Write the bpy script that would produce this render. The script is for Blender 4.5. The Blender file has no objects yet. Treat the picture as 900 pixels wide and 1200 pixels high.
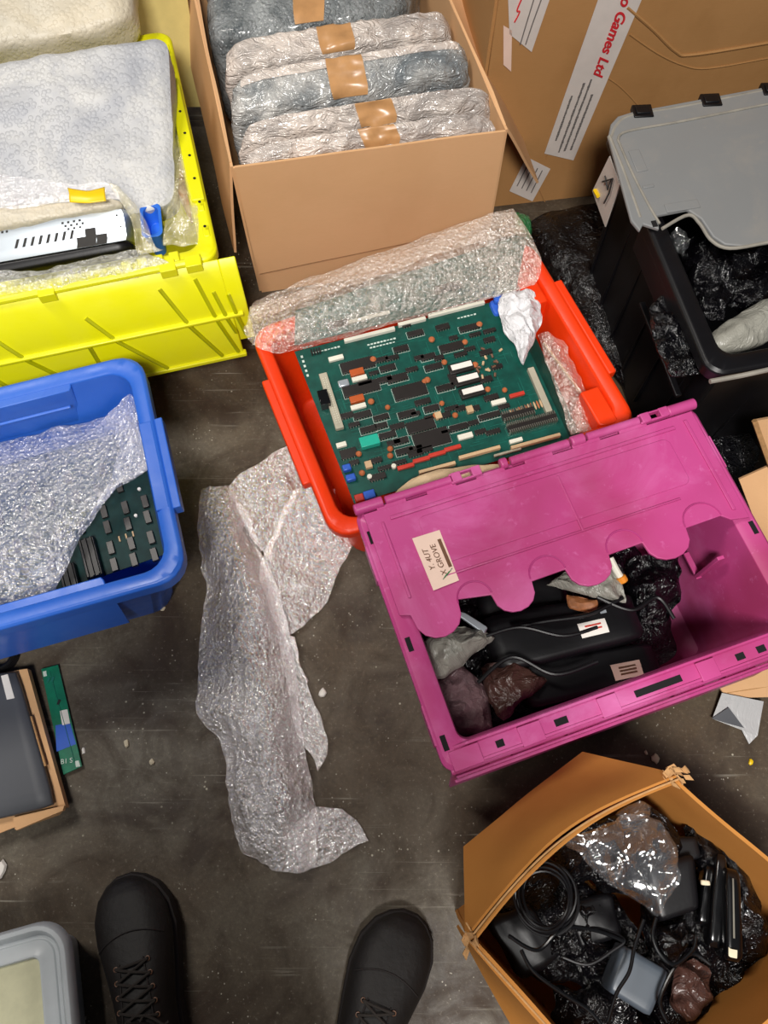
import bpy, bmesh, math, random
from mathutils import Vector, Matrix, noise

R = math.radians
V = Vector
SC = bpy.context.scene
COL = SC.collection
random.seed(7)

# ------------------------------------------------------------------ camera
TH = R(22.0); H = 1.44; FPX = 900.0
FWD = V((0, math.sin(TH), -math.cos(TH)))
UP = V((0, math.cos(TH), math.sin(TH)))
RT = V((1, 0, 0))
CAM = V((0, 0, H))


def ray(x, y):
    return (x - 450) / FPX * RT - (y - 600) / FPX * UP + FWD


def P(x, y, z=0.0):
    d = ray(x, y)
    return CAM + d * ((H - z) / -d.z)


def PP(x, y, pt, n):
    d = ray(x, y)
    return CAM + d * ((pt - CAM).dot(n) / d.dot(n))


cam = bpy.data.cameras.new('camera')
cam.sensor_fit = 'HORIZONTAL'; cam.sensor_width = 36; cam.lens = 36
cam.clip_start = 0.01
co = bpy.data.objects.new('camera', cam); COL.objects.link(co)
co.location = CAM; co.rotation_euler = (TH, 0, 0)
SC.camera = co
vs = SC.view_settings
vs.view_transform = 'Standard'; vs.look = 'None'; vs.gamma = 1; vs.use_curve_mapping = False
vs.exposure = 0.35


# ------------------------------------------------------------------ materials
def lin(h):
    if isinstance(h, str):
        h = h.lstrip('#'); c = [int(h[i:i + 2], 16) / 255 for i in (0, 2, 4)]
    else:
        c = [v / 255 for v in h]
    return tuple((v / 12.92 if v <= .04045 else ((v + .055) / 1.055) ** 2.4) for v in c) + (1,)


class NT:
    def __init__(s, name):
        s.m = bpy.data.materials.new(name); s.m.use_nodes = True
        s.t = s.m.node_tree; s.t.nodes.clear()
        s.out = s.n('ShaderNodeOutputMaterial')

    def n(s, typ, **kw):
        x = s.t.nodes.new(typ)
        for k, v in kw.items():
            if k in x.inputs: x.inputs[k].default_value = v
            else: setattr(x, k, v)
        return x

    def l(s, a, b):
        s.t.links.new(a, b)

    def coord(s):
        return s.n('ShaderNodeTexCoord').outputs['Object']

    def noise(s, c, scale, detail=4, rough=.6, dist=0):
        x = s.n('ShaderNodeTexNoise', Scale=scale, Detail=detail, Roughness=rough, Distortion=dist)
        s.l(c, x.inputs['Vector']); return x.outputs['Fac']

    def vor(s, c, scale, feat='F1'):
        x = s.n('ShaderNodeTexVoronoi', Scale=scale, feature=feat)
        s.l(c, x.inputs['Vector']); return x.outputs['Distance']

    def ramp(s, f, stops):
        x = s.n('ShaderNodeValToRGB'); r = x.color_ramp
        while len(r.elements) < len(stops): r.elements.new(.5)
        for e, (p, c) in zip(r.elements, stops):
            e.position = p; e.color = c if len(c) == 4 else tuple(c) + (1,)
        s.l(f, x.inputs['Fac']); return x.outputs['Color']

    def g(s, f, stops):
        return s.ramp(f, [(p, (v, v, v, 1)) for p, v in stops])

    def mix(s, fac, a, b, blend='MIX'):
        x = s.n('ShaderNodeMixRGB', blend_type=blend)
        for k, v in (('Fac', fac), ('Color1', a), ('Color2', b)):
            if hasattr(v, 'node'): s.l(v, x.inputs[k])
            else: x.inputs[k].default_value = v
        return x.outputs['Color']

    def math(s, op, a, b=0.0):
        x = s.n('ShaderNodeMath', operation=op)
        for i, v in enumerate((a, b)):
            if hasattr(v, 'node'): s.l(v, x.inputs[i])
            else: x.inputs[i].default_value = v
        return x.outputs[0]

    def bump(s, h, strength, dist, normal=None):
        x = s.n('ShaderNodeBump', Strength=strength, Distance=dist)
        s.l(h, x.inputs['Height'])
        if normal: s.l(normal, x.inputs['Normal'])
        return x.outputs['Normal']

    def bsdf(s, base, rough=.5, metal=0, spec=.5, normal=None, coat=0, **kw):
        b = s.n('ShaderNodeBsdfPrincipled')
        for k, v in (('Base Color', base), ('Roughness', rough), ('Metallic', metal), ('Specular IOR Level', spec), ('Coat Weight', coat), *kw.items()):
            if hasattr(v, 'node'): s.l(v, b.inputs[k])
            else: b.inputs[k].default_value = v
        if normal: s.l(normal, b.inputs['Normal'])
        return b.outputs[0]

    def end(s, sh):
        s.l(sh, s.out.inputs['Surface']); return s.m


def mk(name, col, rough=.5, metal=0, spec=.5, var=.12, vs_=18, bump=0, bs=150, bd=.001, coat=0, **kw):
    t = NT(name); c = t.coord()
    col = lin(col)
    f = t.noise(c, vs_, 5, .6)
    lo = tuple(v * (1 - var) for v in col[:3]) + (1,); hi = tuple(min(1, v * (1 + var)) for v in col[:3]) + (1,)
    base = t.ramp(f, [(.3, lo), (.7, hi)])
    nm = t.bump(t.noise(c, bs, 3), bump, bd) if bump else None
    return t.end(t.bsdf(base, rough, metal, spec, nm, coat, **kw))


def plastic(name, col, scuff, rough=.38, amt=.35, cloud=None):
    """tub plastic with a few pale scuffs and dusty smudges"""
    t = NT(name); c = t.coord(); col = lin(col); sc = lin(scuff)
    f = t.noise(c, 6, 6, .65, .6)
    base = t.mix(t.g(f, [(.48, 0), (.72, amt)]), col, sc)
    if cloud: base = t.mix(t.g(t.noise(c, 3.2, 3, .5, .4), [(.42, 0), (.62, .75)]), base, lin(cloud))
    f2 = t.noise(c, 60, 3, .7)
    base = t.mix(t.g(f2, [(.62, 0), (.75, amt * .5)]), base, sc)
    rr = t.g(t.noise(c, 12, 4), [(.3, rough - .08), (.7, rough + .15)])
    return t.end(t.bsdf(base, rr, 0, .45, t.bump(t.noise(c, 35, 3), .12, .002)))


def card(name, col, dark, amt=.5):
    t = NT(name); c = t.coord(); a = lin(col); b = lin(dark)
    f = t.noise(c, 5, 6, .6, .3)
    base = t.mix(t.g(f, [(.45, 0), (.75, amt)]), a, b)
    mp = t.n('ShaderNodeMapping'); mp.inputs['Scale'].default_value = (1, 1, 12)
    t.l(c, mp.inputs['Vector'])
    fib = t.noise(mp.outputs[0], 60, 4, .7)
    base = t.mix(t.g(fib, [(.4, 0), (.7, .14)]), base, b)
    return t.end(t.bsdf(base, .78, 0, .2, t.bump(fib, .15, .001)))


def domes(t, c, scale, r=.52):
    x = t.n('ShaderNodeTexVoronoi', Scale=scale, feature='F1', Randomness=.9); t.l(c, x.inputs['Vector'])
    v = x.outputs['Distance']
    q = t.math('DIVIDE', v, r)
    h = t.math('SQRT', t.math('MAXIMUM', t.math('SUBTRACT', 1.0, t.math('MULTIPLY', q, q)), 0.0))
    return v, h


def bubble(name, col=(236, 234, 236), a0=.3, a1=.8, scale=110, rough=.13, bd=.0035, tint=None, gloss=.34):
    """air bubble film: each bubble a small dome that catches the lamps, flats let things show through"""
    t = NT(name); c = t.coord()
    v, dome = domes(t, c, scale)
    n1 = t.noise(c, 10, 3, .55, .6); n2 = t.noise(c, 60, 3, .7)
    nm = t.bump(t.math('ADD', dome, t.math('MULTIPLY', t.noise(c, 130, 2, .7), 2.4)), 1.0, bd)
    sh = t.bsdf(lin(col), rough, 0, .9, nm)
    tr = t.n('ShaderNodeBsdfTranslucent'); tr.inputs['Color'].default_value = lin(col)
    m0 = t.n('ShaderNodeMixShader', Fac=.2); t.l(sh, m0.inputs[1]); t.l(tr.outputs[0], m0.inputs[2])
    tp = t.n('ShaderNodeBsdfTransparent'); tp.inputs['Color'].default_value = lin(tint) if tint else (.97, .97, .97, 1)
    rim = t.g(v, [(.25, .15), (.5, 1)])
    fl = t.g(t.math('ADD', t.math('MULTIPLY', n2, .45), t.math('MULTIPLY', n1, .55)), [(.42, 0), (.60, 1)])
    mm = t.math('ADD', t.math('MULTIPLY', rim, .45), t.math('MULTIPLY', fl, .55))
    al = t.math('ADD', t.math('MULTIPLY', mm, a1 - a0), a0)
    mx = t.n('ShaderNodeMixShader'); t.l(al, mx.inputs[0]); t.l(tp.outputs[0], mx.inputs[1]); t.l(m0.outputs[0], mx.inputs[2])
    gl = t.n('ShaderNodeBsdfGlossy'); gl.inputs['Color'].default_value = (gloss, gloss, gloss, 1); gl.inputs['Roughness'].default_value = .2; t.l(nm, gl.inputs['Normal'])
    ad = t.n('ShaderNodeAddShader'); t.l(mx.outputs[0], ad.inputs[0]); t.l(gl.outputs[0], ad.inputs[1])
    return t.end(ad.outputs[0])


def wrapped(name, col, dark, scale=110, rough=.16, bd=.003, crease=1.2, creased=False, coat=.3):
    """several layers of bubble film round a parcel: hardly see-through any more"""
    t = NT(name); c = t.coord()
    v, dome = domes(t, c, scale)
    n1 = t.noise(c, 7, 4, .55, .8); n2 = t.noise(c, 40, 4, .7, 1.0)
    base = t.mix(t.g(n1, [(.38, 0), (.62, 1)]), lin(dark), lin(col))
    base = t.mix(t.g(n2, [(.45, 0), (.7, .5)]), base, lin(dark))
    if creased:
        mp = t.n('ShaderNodeMapping'); mp.inputs['Scale'].default_value = (.55, 1, 1.5); mp.inputs['Rotation'].default_value = (0, 0, -.25); t.l(c, mp.inputs['Vector'])
        n2 = t.noise(mp.outputs[0], 30, 3, .6, 1.6)
    rd = t.math('ABSOLUTE', t.math('SUBTRACT', n2, .5))
    nm = t.bump(t.math('ADD', t.math('MULTIPLY', dome, .25 if creased else .7), t.math('MULTIPLY', rd, -3 * crease)), .9, bd)
    return t.end(t.bsdf(base, rough, 0, .6 if coat == 0 else .9, nm, coat))


def film(name, col, alpha, rough=.12, bs=28, bd=.01, spec=.8, var=.3, gloss=0):
    t = NT(name); c = t.coord()
    n1 = t.noise(c, bs, 4, .6, 1.5)
    rd = t.math('ABSOLUTE', t.math('SUBTRACT', n1, .5))
    nm = t.bump(rd, 1.0, bd)
    sh = t.bsdf(lin(col), rough, 0, spec, nm)
    if alpha >= 1: return t.end(sh)
    tp = t.n('ShaderNodeBsdfTransparent')
    al = t.g(n1, [(.35, max(0, alpha - var * .5)), (.65, min(1, alpha + var * .5))])
    mx = t.n('ShaderNodeMixShader'); t.l(al, mx.inputs[0]); t.l(tp.outputs[0], mx.inputs[1]); t.l(sh, mx.inputs[2])
    if not gloss: return t.end(mx.outputs[0])
    gl = t.n('ShaderNodeBsdfGlossy'); gl.inputs['Color'].default_value = (gloss, gloss, gloss, 1); gl.inputs['Roughness'].default_value = rough; t.l(nm, gl.inputs['Normal'])
    ad = t.n('ShaderNodeAddShader'); t.l(mx.outputs[0], ad.inputs[0]); t.l(gl.outputs[0], ad.inputs[1])
    return t.end(ad.outputs[0])


def floor_mat():
    t = NT('worn_concrete'); c = t.coord()
    big = t.noise(c, 1.7, 5, .6, .4); mid = t.noise(c, 9, 6, .7, .8); fine = t.noise(c, 140, 4, .75)
    base = t.mix(t.g(big, [(.38, 0), (.62, 1)]), lin('#54432f'), lin('#6e6658'))
    base = t.mix(t.g(mid, [(.45, 0), (.70, .8)]), base, lin('#3a2c1f'))
    st = t.noise(c, 3.1, 4, .6, 1.2)
    base = t.mix(t.g(st, [(.50, 0), (.62, .8)]), base, lin('#38271a'))
    base = t.mix(t.g(fine, [(.35, .35), (.65, 0)]), base, lin('#2e2822'))
    base = t.mix(t.g(fine, [(.60, 0), (.74, .45)]), base, lin('#a49f94'))
    # scratches in two directions
    for rz, sc_ in ((1.15, (2.0, 70, 1)), (.35, (1.4, 90, 1)), (2.2, (2.5, 110, 1))):
        mp = t.n('ShaderNodeMapping'); mp.inputs['Rotation'].default_value = (0, 0, rz); mp.inputs['Scale'].default_value = sc_
        t.l(c, mp.inputs['Vector'])
        s = t.noise(mp.outputs[0], 1.0, 4, .7, .3)
        msk = t.math('MULTIPLY', t.g(s, [(.63, 0), (.70, 1)]), t.g(t.noise(c, 3 + 2 * rz, 3), [(.48, 0), (.60, .65)]))
        base = t.mix(msk, base, lin('#a09a8c'))
    sp = t.vor(c, 46); sel = t.g(t.noise(c, 7, 2), [(.54, 0), (.6, 1)])
    base = t.mix(t.math('MULTIPLY', t.g(sp, [(.05, 1), (.11, 0)]), sel), base, lin('#bdb6a2'))
    sp2 = t.vor(c, 110)
    base = t.mix(t.math('MULTIPLY', t.g(sp2, [(.08, .8), (.16, 0)]), t.g(t.noise(c, 11, 2), [(.56, 0), (.62, 1)])), base, lin('#cfc9b8'))
    rg = t.g(mid, [(.35, .42), (.65, .7)])
    return t.end(t.bsdf(base, rg, 0, .4, t.bump(t.math('ADD', mid, t.math('MULTIPLY', fine, .3)), .35, .003)))


M = dict(
    floor=floor_mat(),
    yellow=plastic('yellow_plastic', '#e8e40c', '#dcd640', .35, .3),
    yellow2=plastic('deep_yellow_plastic', '#b3b400', '#7d8000', .4, .5),
    yellow_pale=mk('cream_yellow_plastic', '#e3cf86', .5, var=.08),
    blue=plastic('blue_plastic', '#2a63c8', '#4f83dc', .36, .3),
    blue2=mk('bright_blue_plastic', '#2c6fd8', .4),
    red=plastic('orange_red_plastic', '#f23c0a', '#cf330a', .4, .5),
    pink=plastic('magenta_plastic', '#be4787', '#d272ab', .4, .85, '#962f54'),
    pink_dark=mk('magenta_rib', '#a83674', .45),
    black=mk('black_plastic', '#0d0c0f', .4, var=.3, bump=.1, spec=.35),
    black_gloss=mk('gloss_black_plastic', '#08080a', .2, var=.3, coat=.3),
    dark=mk('painted_slot_shade', '#0a080a', .9),  # paints the shade of slots and holes that are not cut
    grey=plastic('grey_lid_plastic', '#7f8080', '#948d84', .45, .5),
    greyd=mk('worn_grey_plastic', '#8f8a80', .55, var=.2, vs_=30),
    card=card('brown_cardboard', '#dcae80', '#c79867', .35),
    card_in=card('cardboard_inner', '#b98c5c', '#9a7044', .4),
    card_old=card('old_orange_cardboard', '#b87c3c', '#a2682c', .6),
    card_edge=mk('cardboard_edge', '#b88c5c', .85, var=.2, vs_=90, bump=.5, bs=300),
    card_big=card('dull_brown_cardboard', '#ad8050', '#93683a', .55),
    tape=mk('brown_parcel_tape', '#c0905f', .3, var=.15, vs_=25, spec=.6),
    tape_y=mk('yellow_tape', '#f0c814', .35),
    tape_paper=mk('pale_printed_tape', '#d0c6be', .45, var=.06),
    bub=bubble('bubble_film', (226, 222, 224), a0=.03, a1=.42),
    bub2=bubble('grey_bubble_film', (214, 212, 216), a0=.03, a1=.42, gloss=.22),
    bub_thin=bubble('thin_bubble_film', (238, 236, 236), .05, .4, gloss=.15),
    bub_warm=bubble('warm_bubble_film', (236, 220, 204), .04, .34, gloss=.16),
    wrap_white=wrapped('white_bubble_parcel', '#c2c1bf', '#a2a4aa', crease=.15, bd=.0012, rough=.42, coat=0),
    wrap_cream=wrapped('cream_bubble_parcel', '#d2c6ae', '#c2baa8', rough=.45, crease=.2, bd=.001, coat=0),
    wrap_grey=wrapped('silver_grey_parcel', '#d8d4ce', '#757c80', rough=.1, crease=2.2, creased=True),
    wrap_pale=wrapped('pale_crumpled_parcel', '#f4e6da', '#b3aaa4', rough=.12, crease=2.2, creased=True),
    wrap_steel=wrapped('steel_blue_parcel', '#a9adad', '#555c5f', rough=.14, crease=1.0),
    clear=film('clear_polythene', (235, 238, 240), .12, .08, gloss=.15),
    clear_shiny=film('crinkled_clear_bag', (120, 122, 126), .06, .12, 11, .006, 1.0, .12, .17),
    clear_warm=film('yellowish_polythene', (225, 215, 170), .22, .15, gloss=.1),
    white_bag=film('white_carrier_bag', (228, 226, 228), 1, .35, 20, .012, .5),
    cream_bag=film('cream_paper_bag', (214, 186, 150), 1, .5, 14, .006, .3),
    grey_bag=film('grey_mailing_bag', (150, 148, 138), 1, .35, 20, .01, .5),
    brown_bag=film('brown_antistatic_bag', (70, 46, 40), 1, .3, 24, .01, .6),
    pinkgrey_bag=film('dim_pink_bubble_bag', (120, 92, 96), .9, .3, 60, .01, .6),
    black_bag=film('black_polythene', (7, 6, 9), 1, .2, 30, .014, .55),
    foil=film('grey_foil_paper', (186, 186, 186), 1, .35, 12, .006, .6),
    pcb=mk('green_circuit_board', '#0a4a40', .4, var=.3, vs_=40, coat=.15),
    pcb2=mk('dark_green_circuit_board', '#0a352c', .35, var=.3, vs_=40, coat=.3),
    pcb3=mk('teal_black_circuit_board', '#12302f', .55, var=.3, vs_=60, spec=.2),
    pcb4=mk('bright_green_circuit_board', '#0d7052', .35, var=.2, vs_=60, coat=.3),
    trace=mk('copper_trace_green', '#1b6a5c', .35),
    chip=mk('black_chip', '#26211f', .4, var=.2),
    pin=mk('tinned_pin', '#b5b0a2', .3, .8),
    silk=mk('white_print', '#c9d6cc', .6),
    white=mk('white_plastic', '#e6e2d2', .45, var=.05),
    beige=mk('beige_connector', '#c9a982', .5),
    ivory=mk('grey_ivory_connector', '#b2ab97', .5),
    label=mk('white_label', '#ece6de', .6, var=.04),
    pinklabel=mk('pale_pink_label', '#e8c9b8', .6, var=.05),
    orange=mk('orange_ceramic', '#b5663c', .45),
    copper=mk('copper_orange', '#b9582a', .35),
    redc=mk('red_component', '#c43a2c', .4),
    bluec=mk('blue_component', '#2f5fc4', .35),
    teal=mk('teal_block', '#25b49a', .35),
    brown=mk('brown_component', '#6d4a34', .45),
    metal=mk('pale_metal', '#c7cfd6', .32, .6, var=.05),
    greyblue=mk('grey_blue_plastic', '#434b54', .42, var=.05),
    slate=mk('slate_grey_panel', '#4b4d52', .5, var=.08, vs_=8),
    ink=mk('black_ink', '#2a2726', .7), faint_ink=mk('faint_ink', '#6a6562', .7),
    redink=mk('red_ink', '#c8252c', .6),
    amber=mk('amber_plastic', '#e08a28', .4),
    lam=mk('frosted_tub_plastic', '#b9bec1', .35, var=.06),
    cream=mk('cream_tub_content', '#c4c1a0', .55, var=.1, vs_=30, bump=.3, bs=40),
    leather=mk('dark_worn_leather', '#140f0d', .65, var=.3, vs_=25, bump=.5, bs=90, bd=.002),
    sole=mk('dark_rubber_sole', '#1c1514', .75, var=.2),
    lace=mk('dark_lace', '#2a2420', .85, bump=.4, bs=900),
    denim=mk('dark_navy_trousers', '#15171f', .9, var=.2, vs_=200, bump=.4, bs=700),
    jacket=mk('dark_jacket_cloth', '#22242a', .9, var=.2, vs_=100),
    skin=mk('skin', '#c08f74', .5),
    hair=mk('dark_hair', '#241b15', .7, bump=.5, bs=300),
    green=film('green_polythene', (60, 130, 80), .9, .2, 30, .01),
    foam=mk('pale_foam', '#d8ccb0', .8, bump=.5, bs=200),
    brick=mk('reddish_brown_stuff', '#9a6038', .6, var=.4, vs_=60),
)


# ------------------------------------------------------------------ objects
WM = {}


def tag(o, label=None, cat=None, group=None, kind=None):
    if label: o['label'] = label
    if cat: o['category'] = cat
    if group: o['group'] = group
    if kind: o['kind'] = kind
    return o


def thing(name, label, cat, loc, rotz=0, group=None):
    o = bpy.data.objects.new(name, None); COL.objects.link(o)
    o.empty_display_size = .05
    o.location = loc; o.rotation_euler = (0, 0, rotz)
    WM[o] = Matrix.Translation(V(loc)) @ Matrix.Rotation(rotz, 4, 'Z')
    return tag(o, label, cat, group)


def frame(a, b, z=None):
    """origin a, X towards b (flattened), Y away, Z up"""
    u = b - a; u.z = 0; u.normalize()
    w = V((-u.y, u.x, 0))
    m = Matrix.Identity(4)
    for i, c in enumerate((u, w, V((0, 0, 1)))): m[0][i], m[1][i], m[2][i] = c
    m.translation = V((a.x, a.y, a.z if z is None else z))
    return m


def frame3(o, x, n):
    """origin o, X along x, Z along n"""
    x = (x - n * x.dot(n)).normalized(); y = n.cross(x)
    m = Matrix.Identity(4)
    for i, c in enumerate((x, y, n)): m[0][i], m[1][i], m[2][i] = c
    m.translation = o
    return m


I4 = Matrix.Identity(4)


def rrect(lx, ly, r, n=5, cx=0, cy=0):
    r = min(r, lx / 2 - 1e-4, ly / 2 - 1e-4)
    out = []
    for sx, sy, a0 in ((1, 1, 0), (-1, 1, 90), (-1, -1, 180), (1, -1, 270)):
        for k in range(n + 1):
            a = R(a0 + 90 * k / n)
            out.append((cx + sx * (lx / 2 - r) + r * math.cos(a), cy + sy * (ly / 2 - r) + r * math.sin(a)))
    return out


class MB:
    def __init__(s, M0=None):
        s.v = []; s.f = []; s.M = M0 or I4

    def add(s, vs_, fs, M=None):
        M = M or s.M; b = len(s.v)
        s.v += [M @ V(p) for p in vs_]
        s.f += [tuple(b + i for i in f) for f in fs]
        return s

    def box(s, c, d, M=None, rz=0):
        x, y, z = (k / 2 for k in d); ca, sa = math.cos(rz), math.sin(rz)
        vs_ = []
        for k in (-z, z):
            for i, j in ((-x, -y), (x, -y), (x, y), (-x, y)):
                vs_.append((c[0] + i * ca - j * sa, c[1] + i * sa + j * ca, c[2] + k))
        return s.add(vs_, [(3, 2, 1, 0), (4, 5, 6, 7), (0, 1, 5, 4), (1, 2, 6, 5), (2, 3, 7, 6), (3, 0, 4, 7)], M)

    def loft(s, rings, M=None, cap0=True, cap1=True, close=True):
        n = len(rings[0]); vs_ = [p for r in rings for p in r]; fs = []
        for i in range(len(rings) - 1):
            for j in range(n if close else n - 1):
                k = (j + 1) % n
                fs.append((i * n + j, i * n + k, (i + 1) * n + k, (i + 1) * n + j))
        if cap0: fs.append(tuple(range(n - 1, -1, -1)))
        if cap1: fs.append(tuple((len(rings) - 1) * n + j for j in range(n)))
        return s.add(vs_, fs, M)

    def prism(s, poly, z0, z1, M=None):
        return s.loft([[(x, y, z0) for x, y in poly], [(x, y, z1) for x, y in poly]], M)

    def tube(s, pts, r, n=8, M=None, cap=True):
        M_ = M or s.M
        pts = [M_ @ V(p) for p in pts]; rings = []; prev = None
        for i, p in enumerate(pts):
            d = (pts[min(i + 1, len(pts) - 1)] - pts[max(i - 1, 0)]).normalized()
            if prev is None: prev = d.orthogonal().normalized()
            a = (prev - d * prev.dot(d))
            a = a.normalized() if a.length > 1e-6 else d.orthogonal().normalized()
            prev = a; b = d.cross(a)
            rr = r[i] if isinstance(r, (list, tuple)) else r
            rings.append([p + (a * math.cos(2 * math.pi * k / n) + b * math.sin(2 * math.pi * k / n)) * rr for k in range(n)])
        return s.loft(rings, I4, cap, cap)

    def cyl(s, c, r, h, n=16, M=None, r2=None):
        r2 = r if r2 is None else r2
        return s.loft([[(c[0] + q * math.cos(2 * math.pi * k / n), c[1] + q * math.sin(2 * math.pi * k / n), z) for k in range(n)] for q, z in ((r, c[2]), (r2, c[2] + h))], M)

    def panel(s, q, t, nu=8, nv=6, warp=0, seed=0, push=None, off3=None):
        """a board with real thickness through four world corners (TL TR BR BL); warped a little"""
        q = [V(p) for p in q]
        n = (q[1] - q[0]).cross(q[3] - q[0]).normalized()
        gr = []
        for side in (0, 1):
            for j in range(nv + 1):
                for i in range(nu + 1):
                    u, v = i / nu, j / nv
                    p = (q[0] * (1 - u) + q[1] * u) * (1 - v) + (q[3] * (1 - u) + q[2] * u) * v
                    w = warp * noise.noise(p * 6 + V((seed, seed, 0))) if warp else 0
                    if push: w += push(u, v)
                    if off3: p = p + off3(u, v)
                    gr.append(p + n * (w + (t if side else 0)))
        N = nu + 1; K = N * (nv + 1); fs = []
        for j in range(nv):
            for i in range(nu):
                a = j * N + i
                fs.append((a, a + 1, a + N + 1, a + N)); fs.append((K + a + N, K + a + N + 1, K + a + 1, K + a))
        for i in range(nu):
            fs.append((i + 1, i, K + i, K + i + 1)); a = nv * N + i; fs.append((a, a + 1, K + a + 1, K + a))
        for j in range(nv):
            a = j * N; fs.append((a, a + N, K + a + N, K + a)); a += nu; fs.append((a + N, a, K + a, K + a + N))
        return s.add(gr, fs, I4)

    def build(s, name, mat, parent=None, bevel=0, seg=2, smooth=True, solid=0, sub=0, origin=None, angle=35):
        me = bpy.data.meshes.new(name)
        if parent is not None: m = WM[parent]
        else: m = Matrix.Translation(origin if origin is not None else s.base())
        inv = m.inverted()
        me.from_pydata([inv @ p for p in s.v], [], s.f); me.update()
        bm = bmesh.new(); bm.from_mesh(me); bmesh.ops.recalc_face_normals(bm, faces=bm.faces); bm.to_mesh(me); bm.free()
        me.materials.append(mat if not isinstance(mat, str) else M[mat])
        if smooth:
            for p in me.polygons: p.use_smooth = True
            me.set_sharp_from_angle(angle=R(angle))
        o = bpy.data.objects.new(name, me); COL.objects.link(o)
        if parent is not None: o.parent = parent
        else: o.location = m.translation
        WM[o] = m
        if solid:
            k = o.modifiers.new('thickness', 'SOLIDIFY'); k.thickness = solid; k.offset = 0
        if bevel:
            k = o.modifiers.new('bevel', 'BEVEL'); k.width = bevel; k.segments = seg; k.limit_method = 'ANGLE'; k.angle_limit = R(40)
        if sub:
            k = o.modifiers.new('sub', 'SUBSURF'); k.levels = sub; k.render_levels = sub
        return o

    def base(s):
        n = len(s.v); c = sum(s.v, V()) / n
        return V((c.x, c.y, min(p.z for p in s.v)))


def dup(root, loc=None, parent=None):
    r = root.copy(); COL.objects.link(r)
    if parent is not None: r.parent = parent
    if loc is not None: r.location = loc
    for ch in [c for c in COL.objects if c.parent == root]: dup(ch, None, r)
    return r


# surface through a grid of control points (catmull-rom)
def cr(p0, p1, p2, p3, t):
    return .5 * ((2 * p1) + (p2 - p0) * t + (2 * p0 - 5 * p1 + 4 * p2 - p3) * t * t + (3 * p1 - p0 - 3 * p2 + p3) * t ** 3)


def resample(row, n):
    out = []; k = len(row) - 1
    for i in range(n + 1):
        x = i / n * k; j = min(int(x), k - 1); t = x - j
        g = lambda q: row[max(0, min(k, q))]
        out.append(cr(g(j - 1), g(j), g(j + 1), g(j + 2), t))
    return out


def nz(p, f, seed, ridged=False, oct_=2):
    v = 0; a = 1; q = p * f + V((seed * 3.1, seed * 1.7, seed * 2.3))
    for _ in range(oct_):
        k = noise.noise(q)
        v += a * ((.5 - abs(k) * 2) if ridged else k); a *= .5; q = q * 2.1
    return v


def sheet(mb, rows, nu, nv, amp=.01, freq=12, seed=0, ridged=True, edge=.004, zmin=None):
    rows = [resample([V(p) for p in r], nu) for r in rows]
    cols = [resample([r[i] for r in rows], nv) for i in range(nu + 1)]
    pts = [cols[i][j] for j in range(nv + 1) for i in range(nu + 1)]
    N = nu + 1; out = []
    for j in range(nv + 1):
        for i in range(N):
            a = cols[min(i + 1, nu)][j] - cols[max(i - 1, 0)][j]; b = cols[i][min(j + 1, nv)] - cols[i][max(j - 1, 0)]
            n = a.cross(b); n = n.normalized() if n.length > 1e-9 else V((0, 0, 1))
            if n.z < 0: n = -n
            p = cols[i][j]
            w = amp * (.55 * nz(p, freq, seed, ridged, 1) + .45 * nz(p, freq * .6, seed + 2, False, 2))
            w += amp * .32 * nz(V((p.x, p.y * .35, p.z)), 26, seed + 11, True, 1)
            e = V((nz(p, 25, seed + 5), nz(p, 25, seed + 9), 0)) * edge
            p = p + n * w + e
            if zmin is not None and p.z < zmin: p.z = zmin + (zmin - p.z) * .15
            out.append(p)
    fs = [(j * N + i, j * N + i + 1, (j + 1) * N + i + 1, (j + 1) * N + i) for j in range(nv) for i in range(nu)]
    return mb.add(out, fs, I4)


def pz(lst, z=None):
    return [P(*p) if len(p) == 3 else P(p[0], p[1], z) for p in lst]


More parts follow.
